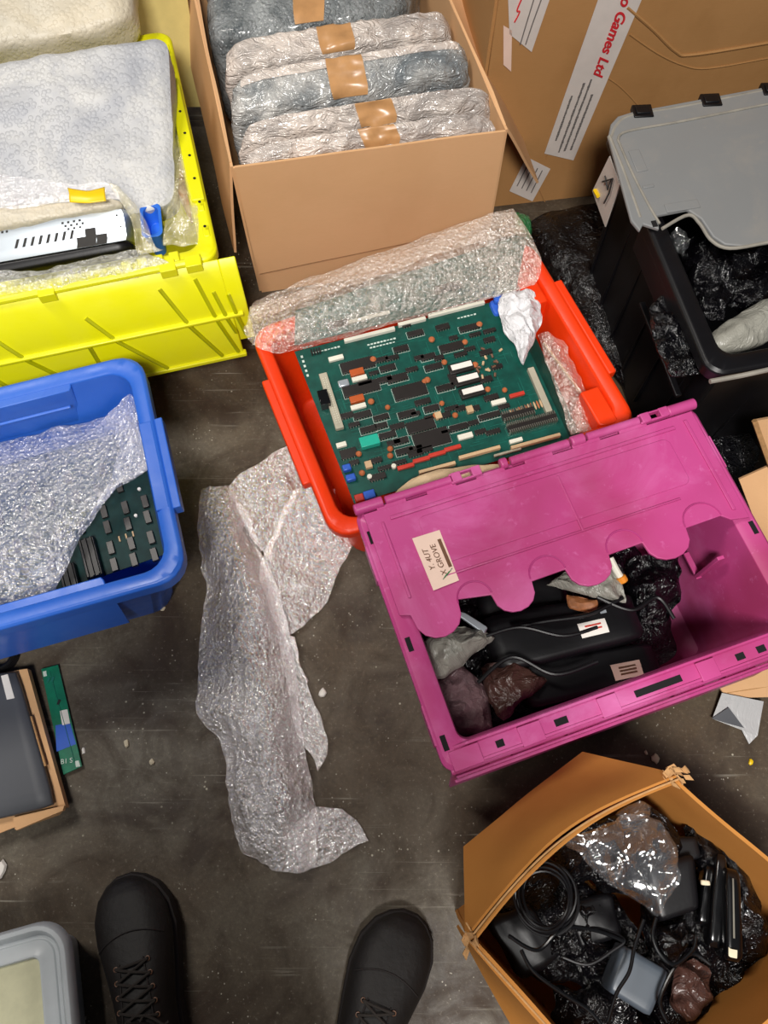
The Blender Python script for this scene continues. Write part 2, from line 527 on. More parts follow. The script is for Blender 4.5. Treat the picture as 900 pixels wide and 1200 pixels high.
class Slab:
    """rounded, crumpled block whose camera-facing face passes through four world points"""
    def __init__(s, q, thick, p=7, amp=.004, freq=14, seed=0, ridged=True, down=None):
        s.q = [V(a) for a in q]; s.t = thick; s.p = p; s.amp = amp; s.fr = freq; s.seed = seed; s.rg = ridged
        n = (s.q[1] - s.q[0]).cross(s.q[3] - s.q[0]).normalized()
        c = sum(s.q, V()) / 4
        if n.dot(CAM - c) < 0: n = -n
        s.n = n; s.d = -n if down is None else V(down).normalized()

    def S(s, a, b, w, off=0):
        m = max(abs(a), abs(b), abs(w)); L = (abs(a) ** s.p + abs(b) ** s.p + abs(w) ** s.p) ** (1 / s.p)
        k = m / L if L else 1
        a_, b_, w_ = a * k, b * k, w * k
        u, v = (a_ + 1) / 2, (b_ + 1) / 2
        q = s.q
        p = (q[0] * (1 - u) + q[1] * u) * (1 - v) + (q[3] * (1 - u) + q[2] * u) * v
        pos = p + s.d * ((1 - w_) / 2 * s.t)
        r = (s.n * w_ * abs(w_) + (q[1] - q[0]).normalized() * a_ * abs(a_) ** 5 + (q[3] - q[0]).normalized() * b_ * abs(b_) ** 5)
        return pos + r * (s.amp * nz(pos, s.fr, s.seed, s.rg)) + s.n * off

    def mesh(s, mb=None, n=(24, 16, 8)):
        mb = mb or MB()
        A, B, W = n
        def face(f, na, nb):
            pts = [f(-1 + 2 * i / na, -1 + 2 * j / nb) for j in range(nb + 1) for i in range(na + 1)]
            fs = [(j * (na + 1) + i, j * (na + 1) + i + 1, (j + 1) * (na + 1) + i + 1, (j + 1) * (na + 1) + i) for j in range(nb) for i in range(na)]
            mb.add(pts, fs, I4)
        face(lambda a, b: s.S(a, b, 1), A, B); face(lambda a, b: s.S(a, b, -1), A, B)
        face(lambda a, w: s.S(a, 1, w), A, W); face(lambda a, w: s.S(a, -1, w), A, W)
        face(lambda b, w: s.S(1, b, w), B, W); face(lambda b, w: s.S(-1, b, w), B, W)
        return mb

    def patch(s, a0, a1, b0, b1, off=.0012, n=(8, 8), mb=None, skew=0):
        mb = mb or MB(); A, B = n
        pts = []
        for o in (off, off - .0009):
            pts += [s.S(a0 + (a1 - a0) * i / A + skew * (j / B - .5), b0 + (b1 - b0) * j / B, 1, o) for j in range(B + 1) for i in range(A + 1)]
        N = A + 1; K = N * (B + 1); fs = []
        for j in range(B):
            for i in range(A):
                a = j * N + i
                fs.append((a, a + 1, a + N + 1, a + N)); fs.append((K + a, K + a + 1, K + a + N + 1, K + a + N))
        for i in range(A):
            fs.append((i, i + 1, K + i + 1, K + i)); a = B * N + i; fs.append((a, a + 1, K + a + 1, K + a))
        for j in range(B):
            a = j * N; fs.append((a, a + N, K + a + N, K + a)); a += A; fs.append((a, a + N, K + a + N, K + a))
        return mb.add(pts, fs, I4)


def weld(o, d=.0004):
    bm = bmesh.new(); bm.from_mesh(o.data); bmesh.ops.remove_doubles(bm, verts=bm.verts, dist=d)
    bmesh.ops.recalc_face_normals(bm, faces=bm.faces); bm.to_mesh(o.data); bm.free()
    for p in o.data.polygons: p.use_smooth = True
    return o


def bag(outline, thick, amp=.01, freq=20, seed=0, rings=14, n=72, flat=.0):
    """crumpled bag: outline in world points, puffed up in the middle, folded by ridged noise"""
    pts = [V(p) for p in outline]; c = sum(pts, V()) / len(pts)
    k = len(pts); res = []
    for i in range(n):
        x = i / n * k; j = int(x); t = x - j
        g = lambda q: pts[q % k]
        a = cr(g(j - 1), g(j), g(j + 1), g(j + 2), t); b = g(j) * (1 - t) + g(j + 1) * t
        res.append(a * .5 + b * .5)
    mb = MB(); top = []; R_ = rings
    vs_ = []
    for side in (1, -1):
        for r in range(1, R_ + 1):
            f = r / R_
            for i in range(n):
                p = c.lerp(res[i], f)
                hgt = thick * (1 - f ** 2.5) ** .6 if f < 1 else 0
                w = amp * nz(p, freq, seed + (0 if side > 0 else 3), True) * (1 if r < R_ else .3)
                q = p + V((0, 0, hgt * (1 if side > 0 else -.35) + w))
                q += V((nz(p, 30, seed + 4), nz(p, 30, seed + 8), 0)) * amp * .5
                vs_.append(q)
        vs_.append(c + V((0, 0, thick * (1 if side > 0 else -.35) + amp * nz(c, freq, seed, True))))
    K = R_ * n + 1; fs = []
    for s_ in (0, 1):
        b = s_ * K
        for r in range(R_ - 1):
            for i in range(n):
                j = (i + 1) % n
                fs.append((b + r * n + i, b + r * n + j, b + (r + 1) * n + j, b + (r + 1) * n + i))
        for i in range(n): fs.append((b + R_ * n, b + i, b + (i + 1) % n))
    e = (R_ - 1) * n
    for i in range(n): fs.append((e + i, e + (i + 1) % n, K + e + (i + 1) % n, K + e + i))
    return mb.add(vs_, fs, I4)


def text(body, size, mat, parent, Mx, name='lettering', ext=.0002, align='CENTER', shear=0, spacing=1.0, bold=0):
    cu = bpy.data.curves.new('txt', 'FONT'); cu.body = body; cu.size = size; cu.extrude = ext
    cu.align_x = align; cu.align_y = 'CENTER'; cu.shear = shear; cu.offset = bold; cu.space_character = spacing
    tmp = bpy.data.objects.new('txt', cu)
    me = bpy.data.meshes.new_from_object(tmp)
    bpy.data.objects.remove(tmp)
    me.transform(WM[parent].inverted() @ Mx)
    me.materials.clear(); me.materials.append(M[mat]); me.name = name
    o = bpy.data.objects.new(name, me); COL.objects.link(o); o.parent = parent
    WM[o] = WM[parent]
    return o


def MT(x, y, z): return Matrix.Translation((x, y, z))
def MR(a, ax='Z'): return Matrix.Rotation(R(a), 4, ax)


def crate_body(F, L, W, h, tx, ty, t=.004, rim=.03, rimh=.028, r=.035, extra=None):
    """open tub: F is the frame at the centre of its footprint on the floor"""
    mb = MB(F)
    def ring(dx, dy, z, rr): return [(x, y, z) for x, y in rrect(L - 2 * dx, W - 2 * dy, rr)]
    rings = [ring(tx + .008, ty + .008, 0.001, r * .8), ring(tx, ty, .008, r), ring(rim, rim, h - rimh - .004, r),
             ring(rim - .003, rim - .003, h - rimh, r), ring(.0, .0, h - rimh, r), ring(-.001, -.001, h - .005, r), ring(.004, .004, h, r),
             ring(rim - .006, rim - .006, h, r * .9), ring(rim + t, rim + t, h - .006, r * .85), ring(rim + t + .004, rim + t + .004, h - rimh, r * .8),
             ring(tx + t + .006, ty + t + .006, .016, r * .7), ring(tx + t + .02, ty + t + .02, .008, r * .6)]
    mb.loft(rings)
    if extra: extra(mb)
    return mb

# ================================================================== the setting
m = MB(); m.loft([[(x, y, z) for x, y in ((-3, -2.5), (3, -2.5), (3, 4), (-3, 4))] for z in (-.05, 0)])
fl = m.build('floor', 'floor', smooth=False, origin=V((0, 0, 0))); tag(fl, kind='structure')


def rivets(mb, pts, r=.003, h=.002):
    for x, y, z in pts: mb.cyl((x, y, z), r, h, 8)


# ================================================================== magenta lidded crate
FA = frame(P(415, 600, .3), P(812, 475, .3), 0)
LM, WMg, HM = .604, .42, .30
FC = FA @ MT(LM / 2, -WMg / 2, 0)
cr_m = thing('plastic_crate', 'magenta plastic crate with one scalloped lid flap closed and black items inside', 'crate', FC.translation, FC.to_euler().z, 'attached lid crates')


def mag_extra(mb):
    for x in (-.2, -.1, 0, .1, .2):
        mb.box((x, -WMg / 2 + .036, .13), (.006, .008, .2)); mb.box((x, WMg / 2 - .036, .13), (.006, .008, .2))
    # rim keeps: blocks along the near edge and ends
    for x0, x1 in ((-.29, -.245), (-.185, -.150), (-.06, -.03), (.10, .13), (.245, .295)):
        mb.box(((x0 + x1) / 2, -WMg / 2 + .012, HM - .008), (x1 - x0, .028, .022))
    mb.box((0, -WMg / 2 + .030, HM - .004), (.56, .004, .012))
    mb.box((0, -WMg / 2 + .002, HM - .006), (.58, .004, .016))
    for y in (-.14, .12): mb.box((-LM / 2 + .002, y, HM - .018), (.008, .06, .03)); mb.box((LM / 2 - .002, y, HM - .018), (.008, .06, .03))
    # stop bars on the inner right wall
    mb.box((LM / 2 - .058, -.04, .2), (.012, .006, .1)); mb.box((LM / 2 - .058, -.02, .15), (.01, .05, .005))


body = crate_body(FC, LM, WMg, HM, .045, .045, extra=mag_extra, r=.02).build('body', 'pink', cr_m, bevel=.0015)
for x, w in ((-.215, .012), (-.165, .012), (-.12, .02), (.035, .075), (.17, .014), (.205, .014)):
    sl = MB(FC); sl.box((x, -WMg / 2 + .014, HM - .004), (w, .010, .0095)); sl.build('rim_slot_shade', 'dark', body)  # dark blocks stand in for the shade inside open slots
for y in (-.17, -.02, .16):
    for sx in (-1, 1): sl = MB(FC); sl.box((sx * (LM / 2 - .012), y, HM - .004), (.008, .022, .0095)); sl.build('rim_slot_shade', 'dark', body)
FT = FA @ MT(0, 0, HM)   # lid frame: x along the hinge, y away
comb = [(.012, -.012), (.012, -.185)]


def tongue(x0, x1, y0, y1):
    c = (x0 + x1) / 2; r = (x1 - x0) / 2; out = []
    for k in range(9):
        a = math.pi * k / 8
        out.append((c - r * math.cos(a), y0 + (y1 - y0) * math.sin(a) ** .75))
    return out


for x0, x1, g in ((.028, .104, -.190), (.155, .222, -.200), (.278, .352, -.199), (.410, .486, -.198)):
    comb += tongue(x0, x1, g, -.2375)
comb += [(.548, -.197), (.560, -.208), (.590, -.214), (.592, -.012)]


def poly_panel(mb, poly, z0, z1, Mx):
    mb.prism([(x, y) for x, y in poly], z0, z1, Mx)


lid = MB(); poly_panel(lid, comb, .003, .0085, FT)
for (cx, cy, dx, dy) in ((.30, -.032, .50, .006), (.036, -.10, .005, .13), (.572, -.11, .006, .17), (.30, -.150, .40, .003), (.33, -.10, .004, .10)):
    lid.box((cx, cy, .0095), (dx, dy, .004), FT)
lid.prism(rrect(.44, .085, .012, 4, .31, -.088), .008, .0105, FT)
lo = lid.build('lid_flap', 'pink', cr_m, bevel=.0022, seg=3)
for cx, r in ((.1295, .027), (.25, .029), (.381, .030), (.517, .032)):
    arc = MB(); arc.tube([(cx - r * math.cos(math.pi * k / 12), -.196 + r * .95 * math.sin(math.pi * k / 12), .0088) for k in range(13)], .0014, 6, FT); arc.build('scallop_ridge', 'pink_dark', lo)
hg = MB(FT)
for x0, x1, r in ((.0, .048, .0095), (.052, .165, .0075), (.250, .262, .0095), (.268, .372, .0075), (.376, .40, .0095), (.405, .50, .0075), (.552, .604, .0095)):
    hg.tube([(x0, .0, .006), (x0 + .002, .0, .006), ((x0 + x1) / 2, 0, .006), (x1, 0, .006)], [r * .8, r, r, r], 12)
for xa in (.168, .505):
    for dx in (0, .062): hg.box((xa + dx * .55 + .006, 0, .006), (.016, .017, .016))
    hg.box((xa + .02, -.007, .006), (.05, .004, .012)); hg.box((xa + .02, .007, .006), (.05, .003, .012))
for k in range(6): hg.box((.06 + .085 * k, -.012, .005), (.05, .012, .006))
hg.build('hinge', 'pink', cr_m, bevel=.0012)
# second flap hanging outside the near wall
q = [FC @ V((-.292, -.212, .288)), FC @ V((.292, -.212, .288)), FC @ V((.285, -.226, .085)), FC @ V((-.285, -.226, .085))]
mb = MB(); mb.panel(q, .005, 12, 6)
for k in range(7):
    x = -.26 + k * .087
    mb.box((x, -.2175, .255), (.05, .006, .03), FC)
mb.box((0, -.2185, .272), (.575, .004, .004), FC); mb.box((0, -.2225, .235), (.575, .005, .004), FC)
mb.tube([FC @ V((-.294, -.209, .289)), FC @ V((0, -.209, .289)), FC @ V((.294, -.209, .289))], .006, 10, I4)
mb.build('hanging_lid_flap', 'pink', cr_m, bevel=.001)
# its label
Ls = [P(483, 631, .3112), P(515, 621, .3112), P(538, 680, .3112), P(508, 692, .3112)]
mb = MB(); mb.panel(Ls, .0006, 2, 2); lab = mb.build('paper_label', 'pinklabel', cr_m, smooth=False)
lc = sum(Ls, V()) / 4; ux = (Ls[0] - Ls[3]).normalized()
FLb = frame3(lc + V((0, 0, .0009)), ux, V((0, 0, 1)))
text('Y. 4UT', .0125, 'brown', lab, FLb @ MT(.003, .010, 0), shear=.2)
text('X GROVE', .0125, 'brown', lab, FLb @ MT(-.002, -.004, 0), shear=.1)
mb = MB(FLb); mb.box((.005, -.0165, .0), (.048, .0055, .0006)); mb.build('printed_bar', 'brown', lab)
mb = MB(FLb)
for k in range(3): mb.tube([(-.022 - .003 * k, -.018 + .006 * k, 0), (-.030 - .002 * k, -.006 + .004 * k, 0)], .0006, 6)
mb.build('pen_strokes', 'green', lab)

# ---- what lies in the magenta crate


def rbox(mb, quad, thick, p=10, n=(10, 8, 4), amp=0, seed=0):
    s = Slab(quad, thick, p, amp, 14, seed); s.mesh(mb, n); return s


def solo(mb, name, mat, label, cat, group=None, **kw):
    o = mb.build(name, mat, **kw); tag(o, label, cat, group); return o


def boxy(name, mat, quad, thick, label, cat, group=None, p=10, n=(10, 8, 4), amp=0, seed=0):
    c = sum([V(a) for a in quad], V()) / 4
    t = thing(name, label, cat, (c.x, c.y, c.z - thick), 0, group)
    mb = MB(); s = rbox(mb, quad, thick, p, n, amp, seed); o = mb.build('body', mat, t); weld(o)
    return t, s


solo(bag([FC @ V(p) for p in ((-.24, -.15, .09), (0, -.155, .10), (.17, -.15, .09), (.20, 0, .09), (.16, .14, .08), (-.1, .15, .08), (-.24, .13, .08))], .02, .012, 10, 40), 'plastic_bag', 'black_bag', 'large black crumpled sheet added to darken the bottom of the magenta crate', 'plastic bag')  # added to blacken the crate floor so the inside reads as shaded
t, s = boxy('battery_pack', 'black', pz([(560, 722), (740, 690), (760, 745), (585, 790)], .17), .05, 'long black plastic pack with a white barcode sticker in the magenta crate', 'battery pack', 'black packs in the magenta crate', amp=.002)
s.patch(.17, .53, -.05, .50).build('barcode_sticker', 'label', t)
mb = MB(); [s.patch(.25, .46, .08 + .14 * k, .14 + .14 * k, .0022, (4, 2), mb) for k in range(2)]; mb.build('printed_lines', 'redc', t)
mb = MB(); s.patch(.22, .28, -.33, -.22, .0022, (2, 2), mb); s.patch(.36, .41, -.36, -.26, .0022, (2, 2), mb); s.patch(.50, .58, -.40, -.24, .0022, (2, 2), mb)
mb.build('printed_marks', 'metal', t)
t, s = boxy('battery_pack', 'black', pz([(600, 778), (765, 750), (780, 795), (620, 830)], .15), .05, 'black plastic pack with a dull pinkish barcode sticker lowest in the magenta crate', 'battery pack', 'black packs in the magenta crate', amp=.002, seed=4)
s.patch(.30, .72, -.15, .62).build('barcode_sticker', 'pinklabel', t)
mb = MB(); [s.patch(.40, .64, .02 + .16 * k, .10 + .16 * k, .0022, (4, 2), mb) for k in range(3)]; mb.build('printed_lines', 'brown', t)
t, s = boxy('battery_pack', 'black', pz([(560, 690), (660, 668), (670, 708), (565, 728)], .13), .05, 'black plastic pack lying under the scalloped edge of the magenta lid', 'battery pack', 'black packs in the magenta crate', amp=.003, seed=9)
solo(bag(pz([(640, 685), (668, 668), (722, 668), (731, 706), (700, 700), (676, 694)], .19), .014, .010, 26, 2), 'plastic_bag', 'grey_bag', 'folded grey plastic bag below the right-middle tongue of the magenta lid', 'plastic bag', 'grey bags in the magenta crate')
solo(bag(pz([(496, 752), (520, 735), (550, 733), (582, 746), (552, 770), (520, 797), (502, 790)], .20), .03, .012, 24, 6), 'plastic_bag', 'grey_bag', 'crumpled pale grey plastic bag in the left end of the magenta crate', 'plastic bag', 'grey bags in the magenta crate')
solo(bag(pz([(508, 800), (540, 780), (566, 800), (578, 850), (535, 862), (514, 850)], .15), .02, .012, 24, 8), 'bubble_bag', 'pinkgrey_bag', 'dim pinkish bubble wrapped item in the near left corner of the magenta crate', 'bubble wrap')
solo(bag(pz([(562, 782), (600, 775), (640, 800), (610, 825), (590, 845), (572, 820)], .16), .02, .012, 24, 11), 'antistatic_bag', 'brown_bag', 'folded brown bag beside the bubble wrapped item in the magenta crate', 'bag')
solo(bag(pz([(664, 698), (700, 704), (696, 718), (668, 714)], .175), .008, .005, 24, 14), 'brown_paper_scrap', 'brick', 'small orange brown scrap under the grey bag in the magenta crate', 'scrap')
t = thing('cable_plug', 'white and amber plug end standing beside the right grey bag in the magenta crate', 'plug', P(722, 668, .19))
mb = MB(); mb.tube([P(715, 654, .205), P(722, 668, .20), P(727, 676, .195)], .006, 10, I4); mb.build('plug_body', 'white', t)
mb = MB(); mb.tube([P(727, 675, .196), P(731, 682, .19)], .0085, 10, I4); mb.build('amber_tip', 'amber', t, bevel=.002)
for i, (a, lb) in enumerate(((pz([(570, 745), (610, 735), (660, 745), (700, 735)], .235), 'glossy black cable across the long pack in the magenta crate'),)):
    mb = MB(); mb.tube(resample(a, 30), .003, 8, I4); solo(mb, 'cable', 'black', lb, 'cable')
for pts_, lb in (([(560, 800), (600, 770), (650, 790), (700, 775)], 'black cable curling beside the brown bag in the magenta crate'), ([(700, 700), (740, 715), (770, 700), (790, 725)], 'black cable at the right of the white barcode sticker in the magenta crate'), ([(600, 735), (640, 728), (690, 720), (730, 700)], 'black cable just above the white barcode sticker in the magenta crate')):
    mb = MB(); mb.tube(resample(pz(pts_, .195), 30), .0035, 8, I4); solo(mb, 'cable', 'black', lb, 'cable')
solo(bag(pz([(735, 655), (790, 645), (800, 700), (770, 735), (735, 710)], .12), .03, .02, 18, 21), 'plastic_bag', 'black_bag', 'crumpled black plastic bag towards the right end of the magenta crate', 'plastic bag')
solo(bag(pz([(540, 712), (600, 720), (610, 770), (560, 790), (500, 800), (495, 740)], .10), .02, .02, 18, 23), 'plastic_bag', 'black_bag', 'black plastic bag deep at the left under the grey bag in the magenta crate', 'plastic bag')
mb = MB(); s = rbox(mb, pz([(527, 714), (545, 718), (572, 735), (568, 743)], .215), .008); solo(mb, 'silver_card', 'metal', 'thin silver edged card poking out above the left grey bag', 'card')

# ================================================================== orange-red crate
fr_ = frame(P(620, 278, .25), P(620, 278, .25) + V((math.cos(R(22)), math.sin(R(22)), 0)), 0)
LR, WR, HR = .575, .445, .25
FR = fr_ @ MT(-LR / 2, -WR / 2, 0)
cr_r = thing('plastic_crate', 'orange-red plastic crate holding green circuit boards, behind the magenta crate', 'crate', FR.translation, FR.to_euler().z)


def red_extra(mb):
    # handle recesses stand proud inside the right and left ends, stepped rim outside
    for y0, y1 in ((.075, .205), (-.205, -.125)):
        mb.loft([[(LR / 2 - .020 - d, y, z) for y, z in ((y0 + e, .09), (y0 + e * .4, HR - .001), (y1, HR - .001), (y1, .09))] for d, e in ((.012, 0), (.035, .004), (.048, .02))])
    for sx in (-1, 1):
        mb.box((sx * (LR / 2 + .006), .0, HR - .012), (.016, .22, .022))
    for sy in (-1, 1): mb.box((0, sy * (WR / 2 + .003), HR - .012), (.3, .01, .02))


crate_body(FR, LR, WR, HR, .045, .035, rim=.021, r=.04, extra=red_extra).build('body', 'red', cr_r, bevel=.003)

# ---- the big green circuit board
ZB = .232
FP = frame(P(345, 412, ZB), P(592, 350, ZB), ZB)
inv = FP.inverted()


def bl(px, py, dz=0): return inv @ P(px, py, ZB + dz)


def zb(X, Y): return 320 + X * .4222, 340 + Y * .4222


pcb = thing('circuit_board', 'large green circuit board covered in chips, topmost in the orange-red crate', 'circuit board', FP.translation, FP.to_euler().z, 'circuit boards in the red crate')
cs = [bl(345, 412), bl(592, 350), bl(668, 514), bl(415, 590)]
cs = [(p.x, p.y) for p in cs]
mb = MB(FP); mb.prism([cs[3], cs[2], cs[1], cs[0]], -.0018, 0); mb.build('board', 'pcb', pcb)


def comp(mb, X, Y, w, d, h, rz=0, z0=0):
    p = bl(*zb(X, Y)); mb.box((p.x, p.y, z0 + h / 2), (w / 1000, d / 1000, h), rz=R(rz)); return p


def part(name, mat, X, Y, w, d, h, rz=0, bev=.0006, par=None, z0=0):
    mb = MB(FP); comp(mb, X, Y, w, d, h, rz, z0); return mb.build(name, mat, par or pcb, bevel=bev)


for X, Y, w in ((268, 128, 98), (385, 92, 54), (508, 57, 112)): part('edge_connector', 'white', X, Y, w, 7, .008)
mb = MB(FP); comp(mb, 162, 312, 15, 118, .009); con = mb.build('ribbon_connector', 'ivory', pcb, bevel=.001)
mb = MB(FP)
for k in range(22):
    for dx in (-2.2, 2.2):
        p = bl(*zb(162, 312)); mb.box((p.x + dx / 1000, p.y - .048 + k * .0045, .0095), (.0012, .0012, .002))
mb.build('contact_pins', 'white', con)
part('regulator', 'black_gloss', 143, 312, 18, 30, .02)
for X, Y, w, d in ((175, 192, 28, 9), (240, 248, 28, 9), (237, 326, 28, 9), (625, 313, 27, 9), (533, 408, 27, 10), (673, 420, 24, 7), (190, 432, 18, 9)):
    part('white_header', 'white', X, Y, w, d, .006)
chips = [(235, 210, 76, 18), (245, 275, 82, 18), (380, 282, 74, 22), (410, 378, 60, 18), (440, 414, 78, 26), (495, 160, 52, 13), (395, 122, 32, 9), (355, 165, 28, 9), (545, 106, 44, 9), (430, 187, 28, 9), (318, 218, 30, 9),
         (445, 215, 34, 9), (345, 246, 42, 11), (478, 272, 34, 9), (310, 250, 26, 9), (248, 348, 34, 10), (300, 355, 28, 8), (372, 346, 34, 10), (265, 388, 30, 9), (300, 378, 20, 8), (318, 404, 30, 9), (355, 420, 26, 9),
         (365, 448, 32, 9), (515, 382, 34, 9), (440, 330, 28, 9), (600, 350, 44, 8), (470, 105, 26, 9), (210, 455, 30, 14), (290, 520, 30, 9), (600, 140, 20, 8), (590, 250, 22, 9), (605, 300, 26, 8), (420, 445, 30, 8), (345, 380, 26, 8), (415, 312, 30, 8),
         (205, 350, 22, 8), (500, 250, 10, 20), (475, 350, 22, 8)]
random.seed(21)
for X, Y in ((405, 190), (385, 222), (460, 190), (520, 180), (545, 165), (500, 135), (560, 125), (600, 115), (280, 232), (300, 195), (330, 190), (395, 345), (435, 355), (495, 330), (520, 330), (560, 330), (575, 395), (555, 370), (480, 395), (350, 480), (395, 440), (395, 455), (335, 425), (285, 475), (225, 480), (310, 495), (255, 260), (225, 375), (640, 325), (610, 395), (370, 100), (590, 175), (620, 215)):
    chips.append((X, Y, random.uniform(12, 26), random.uniform(5, 8)))
for X, Y, w, d in chips:
    legs = MB(FP); ch_ = part('chip', 'chip', X, Y, w * .72 + 8, d * 1.22, .005, 0, .0005)
    p = bl(*zb(X, Y)); W_ = (w * .72 + 8) / 1000; d *= 1.22
    for k in range(max(3, int(W_ / .005))):
        x = p.x - W_ / 2 + .003 + k * .005
        for s_ in (-1, 1): legs.box((x, p.y + s_ * (d / 2000 + .0008), .0012), (.0012, .002, .0024))
    legs.build('chip_legs', 'pin', ch_, smooth=False)
for X, Y in ((521, 219), (538, 252), (552, 286)):
    c_ = part('labelled_chip', 'chip', X, Y, 46, 20, .008)
    part('paper_sticker', 'label', X + 1, Y - 3, 39, 11, .0006, par=c_, z0=.0081, bev=0)
for X, Y, w in ((368, 492, 30), (411, 473, 30), (455, 457, 30), (498, 441, 30), (676, 293, 28)): part('resistor_pack', 'redc', X, Y, w, 7, .006)
part('relay', 'teal', 268, 425, 34, 20, .012, bev=.001); part('crystal', 'metal', 196, 262, 20, 14, .007, bev=.002)
for X, Y in ((233, 232), (233, 306)): part('trimmer', 'copper', X, Y, 26, 13, .008)
disc = None
for X, Y in ((278, 195), (440, 140), (532, 147), (572, 98), (272, 312), (468, 317), (475, 203), (428, 252), (325, 443), (325, 462), (238, 457), (318, 328), (642, 280), (505, 350), (247, 510), (595, 278), (560, 210), (420, 256), (452, 350)):
    p = bl(*zb(X, Y)); r = .0048 + .0015 * ((X * 7) % 3) / 3
    mb = MB(FP); mb.loft([[(p.x + q * math.cos(a * math.pi / 6), p.y + q * math.sin(a * math.pi / 6), z) for a in range(12)] for q, z in ((r * .5, 0), (r, .002), (r, .005), (r * .6, .0075))])
    mb.build('disc_capacitor', 'orange', pcb)
for X, Y, w, d in ((205, 498, 15, 12), (216, 525, 17, 12), (268, 573, 20, 16)): part('capacitor', 'bluec', X, Y, w, d, .011, bev=.002)
part('capacitor', 'redc', 240, 582, 16, 14, .011, bev=.002)
for X, Y in ((268, 521), (335, 492)):
    p = bl(*zb(X, Y)); MB(FP).cyl((p.x, p.y, 0), .0045, .008, 12).build('standoff', 'white', pcb, bevel=.001)
random.seed(3)
for k in range(16):
    X, Y = 565 + random.random() * 70, 165 + random.random() * 85
    p = bl(*zb(X, Y)); a = random.random() * 3
    mb = MB(FP); mb.tube([(p.x, p.y, .004), (p.x + .007 * math.cos(a), p.y + .007 * math.sin(a), .005)], .0022, 8); mb.build('small_resistor', 'brown' if k % 3 else 'beige', pcb)
for X, Y in ((458, 352), (545, 335), (265, 488)): part('small_transformer', 'beige', X, Y, 12, 13, .008)
for k in range(12):   # a rank of striped resistors
    X, Y = 660 + k * 8.2, 347 - k * 2.9
    p = bl(*zb(X, Y)); mb = MB(FP); mb.tube([(p.x, p.y - .008, .004), (p.x, p.y - .004, .0045), (p.x, p.y + .004, .0045), (p.x, p.y + .008, .004)], [.0008, .0019, .0019, .0008], 8)
    mb.build('rank_resistor', 'orange' if k % 2 else 'beige', pcb)
for X0, Y0, nn, L_ in ((650, 390, 24, 92), (635, 358, 14, 60)):
    mb = MB(FP)
    p0 = bl(*zb(X0, Y0)); mb.box((p0.x + L_ / 2000, p0.y, .004), (L_ / 1000, .010, .008)); hd = mb.build('pin_header', 'chip', pcb, bevel=.0005)
    mb = MB(FP)
    for k in range(nn):
        for dy in (-.007, .007): mb.box((p0.x + .002 + k * (L_ - 4) / 1000 / (nn - 1), p0.y + dy, .005), (.0014, .006, .010))
    mb.build('header_pins', 'pin', hd)
for X, Y, w in ((572, 455, 76), (727, 424, 92), (455, 497, 66)): part('bottom_connector', 'beige', X, Y, w, 6, .009)
part('bottom_connector', 'ivory', 650, 452, 50, 4, .005)
p = bl(*zb(738, 282))
mb = MB(FP); mb.box((p.x, p.y, .005), (.012, .095, .010)); mb.build('side_connector', 'ivory', pcb, bevel=.001)
# legend printing and copper lines
mb = MB(FP)
for X, Y, w, d in chips[:26]:
    p = bl(*zb(X, Y)); a, b = (w * .36 + 5) / 1000, (d / 2 + 3.2) / 1000
    for dx, dy, sx, sy in ((0, b, 2 * a, .0006), (0, -b, 2 * a, .0006), (a, 0, .0006, 2 * b), (-a, 0, .0006, 2 * b)): mb.box((p.x + dx, p.y + dy, .0002), (sx, sy, .0004))
random.seed(5)
for X0, Y0, n_ in ((265, 152, 9), (272, 160, 8), (515, 78, 6), (110, 175, 9), (85, 160, 3)):
    for k in range(n_):
        p = bl(*zb(X0 + k * 9, Y0 - k * 2.2)); mb.box((p.x, p.y, .0002), (.0045, .0035 * random.uniform(.5, 1), .0004))
for k in range(5): p = bl(*zb(80 + k * 4, 185 + k * 13)); mb.box((p.x, p.y, .0002), (.004, .005, .0004))
mb.build('legend_print', 'silk', pcb, smooth=False)
mb = MB(FP); random.seed(11)
for k in range(330):
    X, Y = random.uniform(150, 740), random.uniform(110, 480)
    p = bl(*zb(X, Y)); L_ = random.uniform(.008, .035)
    if .045 < p.x < .385 and -.29 < p.y < -.03:
        if random.random() < .6: mb.box((min(p.x, .385), p.y, .00015), (L_, .0007, .0003))
        else: mb.box((p.x, max(p.y, -.3), .00015), (.0007, L_, .0003))
mb.build('copper_lines', 'trace', pcb, smooth=False)
mb = MB(FP)
for k in range(4): mb.box((.030 + k * .005, -.014, .004), (.0028, .010, .008))
mb.build('jumper_block', 'chip', pcb)

# boards underneath and behind it
def board(quad, label, thick=.0018, mat='pcb2', comps=(), strip=None):
    q = [V(a) for a in quad]; F = frame3(q[3], q[2] - q[3], (q[2] - q[3]).cross(q[0] - q[3]).normalized())
    t = thing('circuit_board', label, 'circuit board', F.translation, 0, 'circuit boards in the red crate')
    mb = MB(); mb.panel(q, -thick, 2, 2); mb.build('board', mat, t, smooth=False)
    Fi = F.inverted()
    for nm, mt, px, w, d, h in comps:
        c = Fi @ px; mb = MB(F); mb.box((c.x, c.y, h / 2), (w, d, h)); mb.build(nm, mt, t, bevel=.0006)
    return t


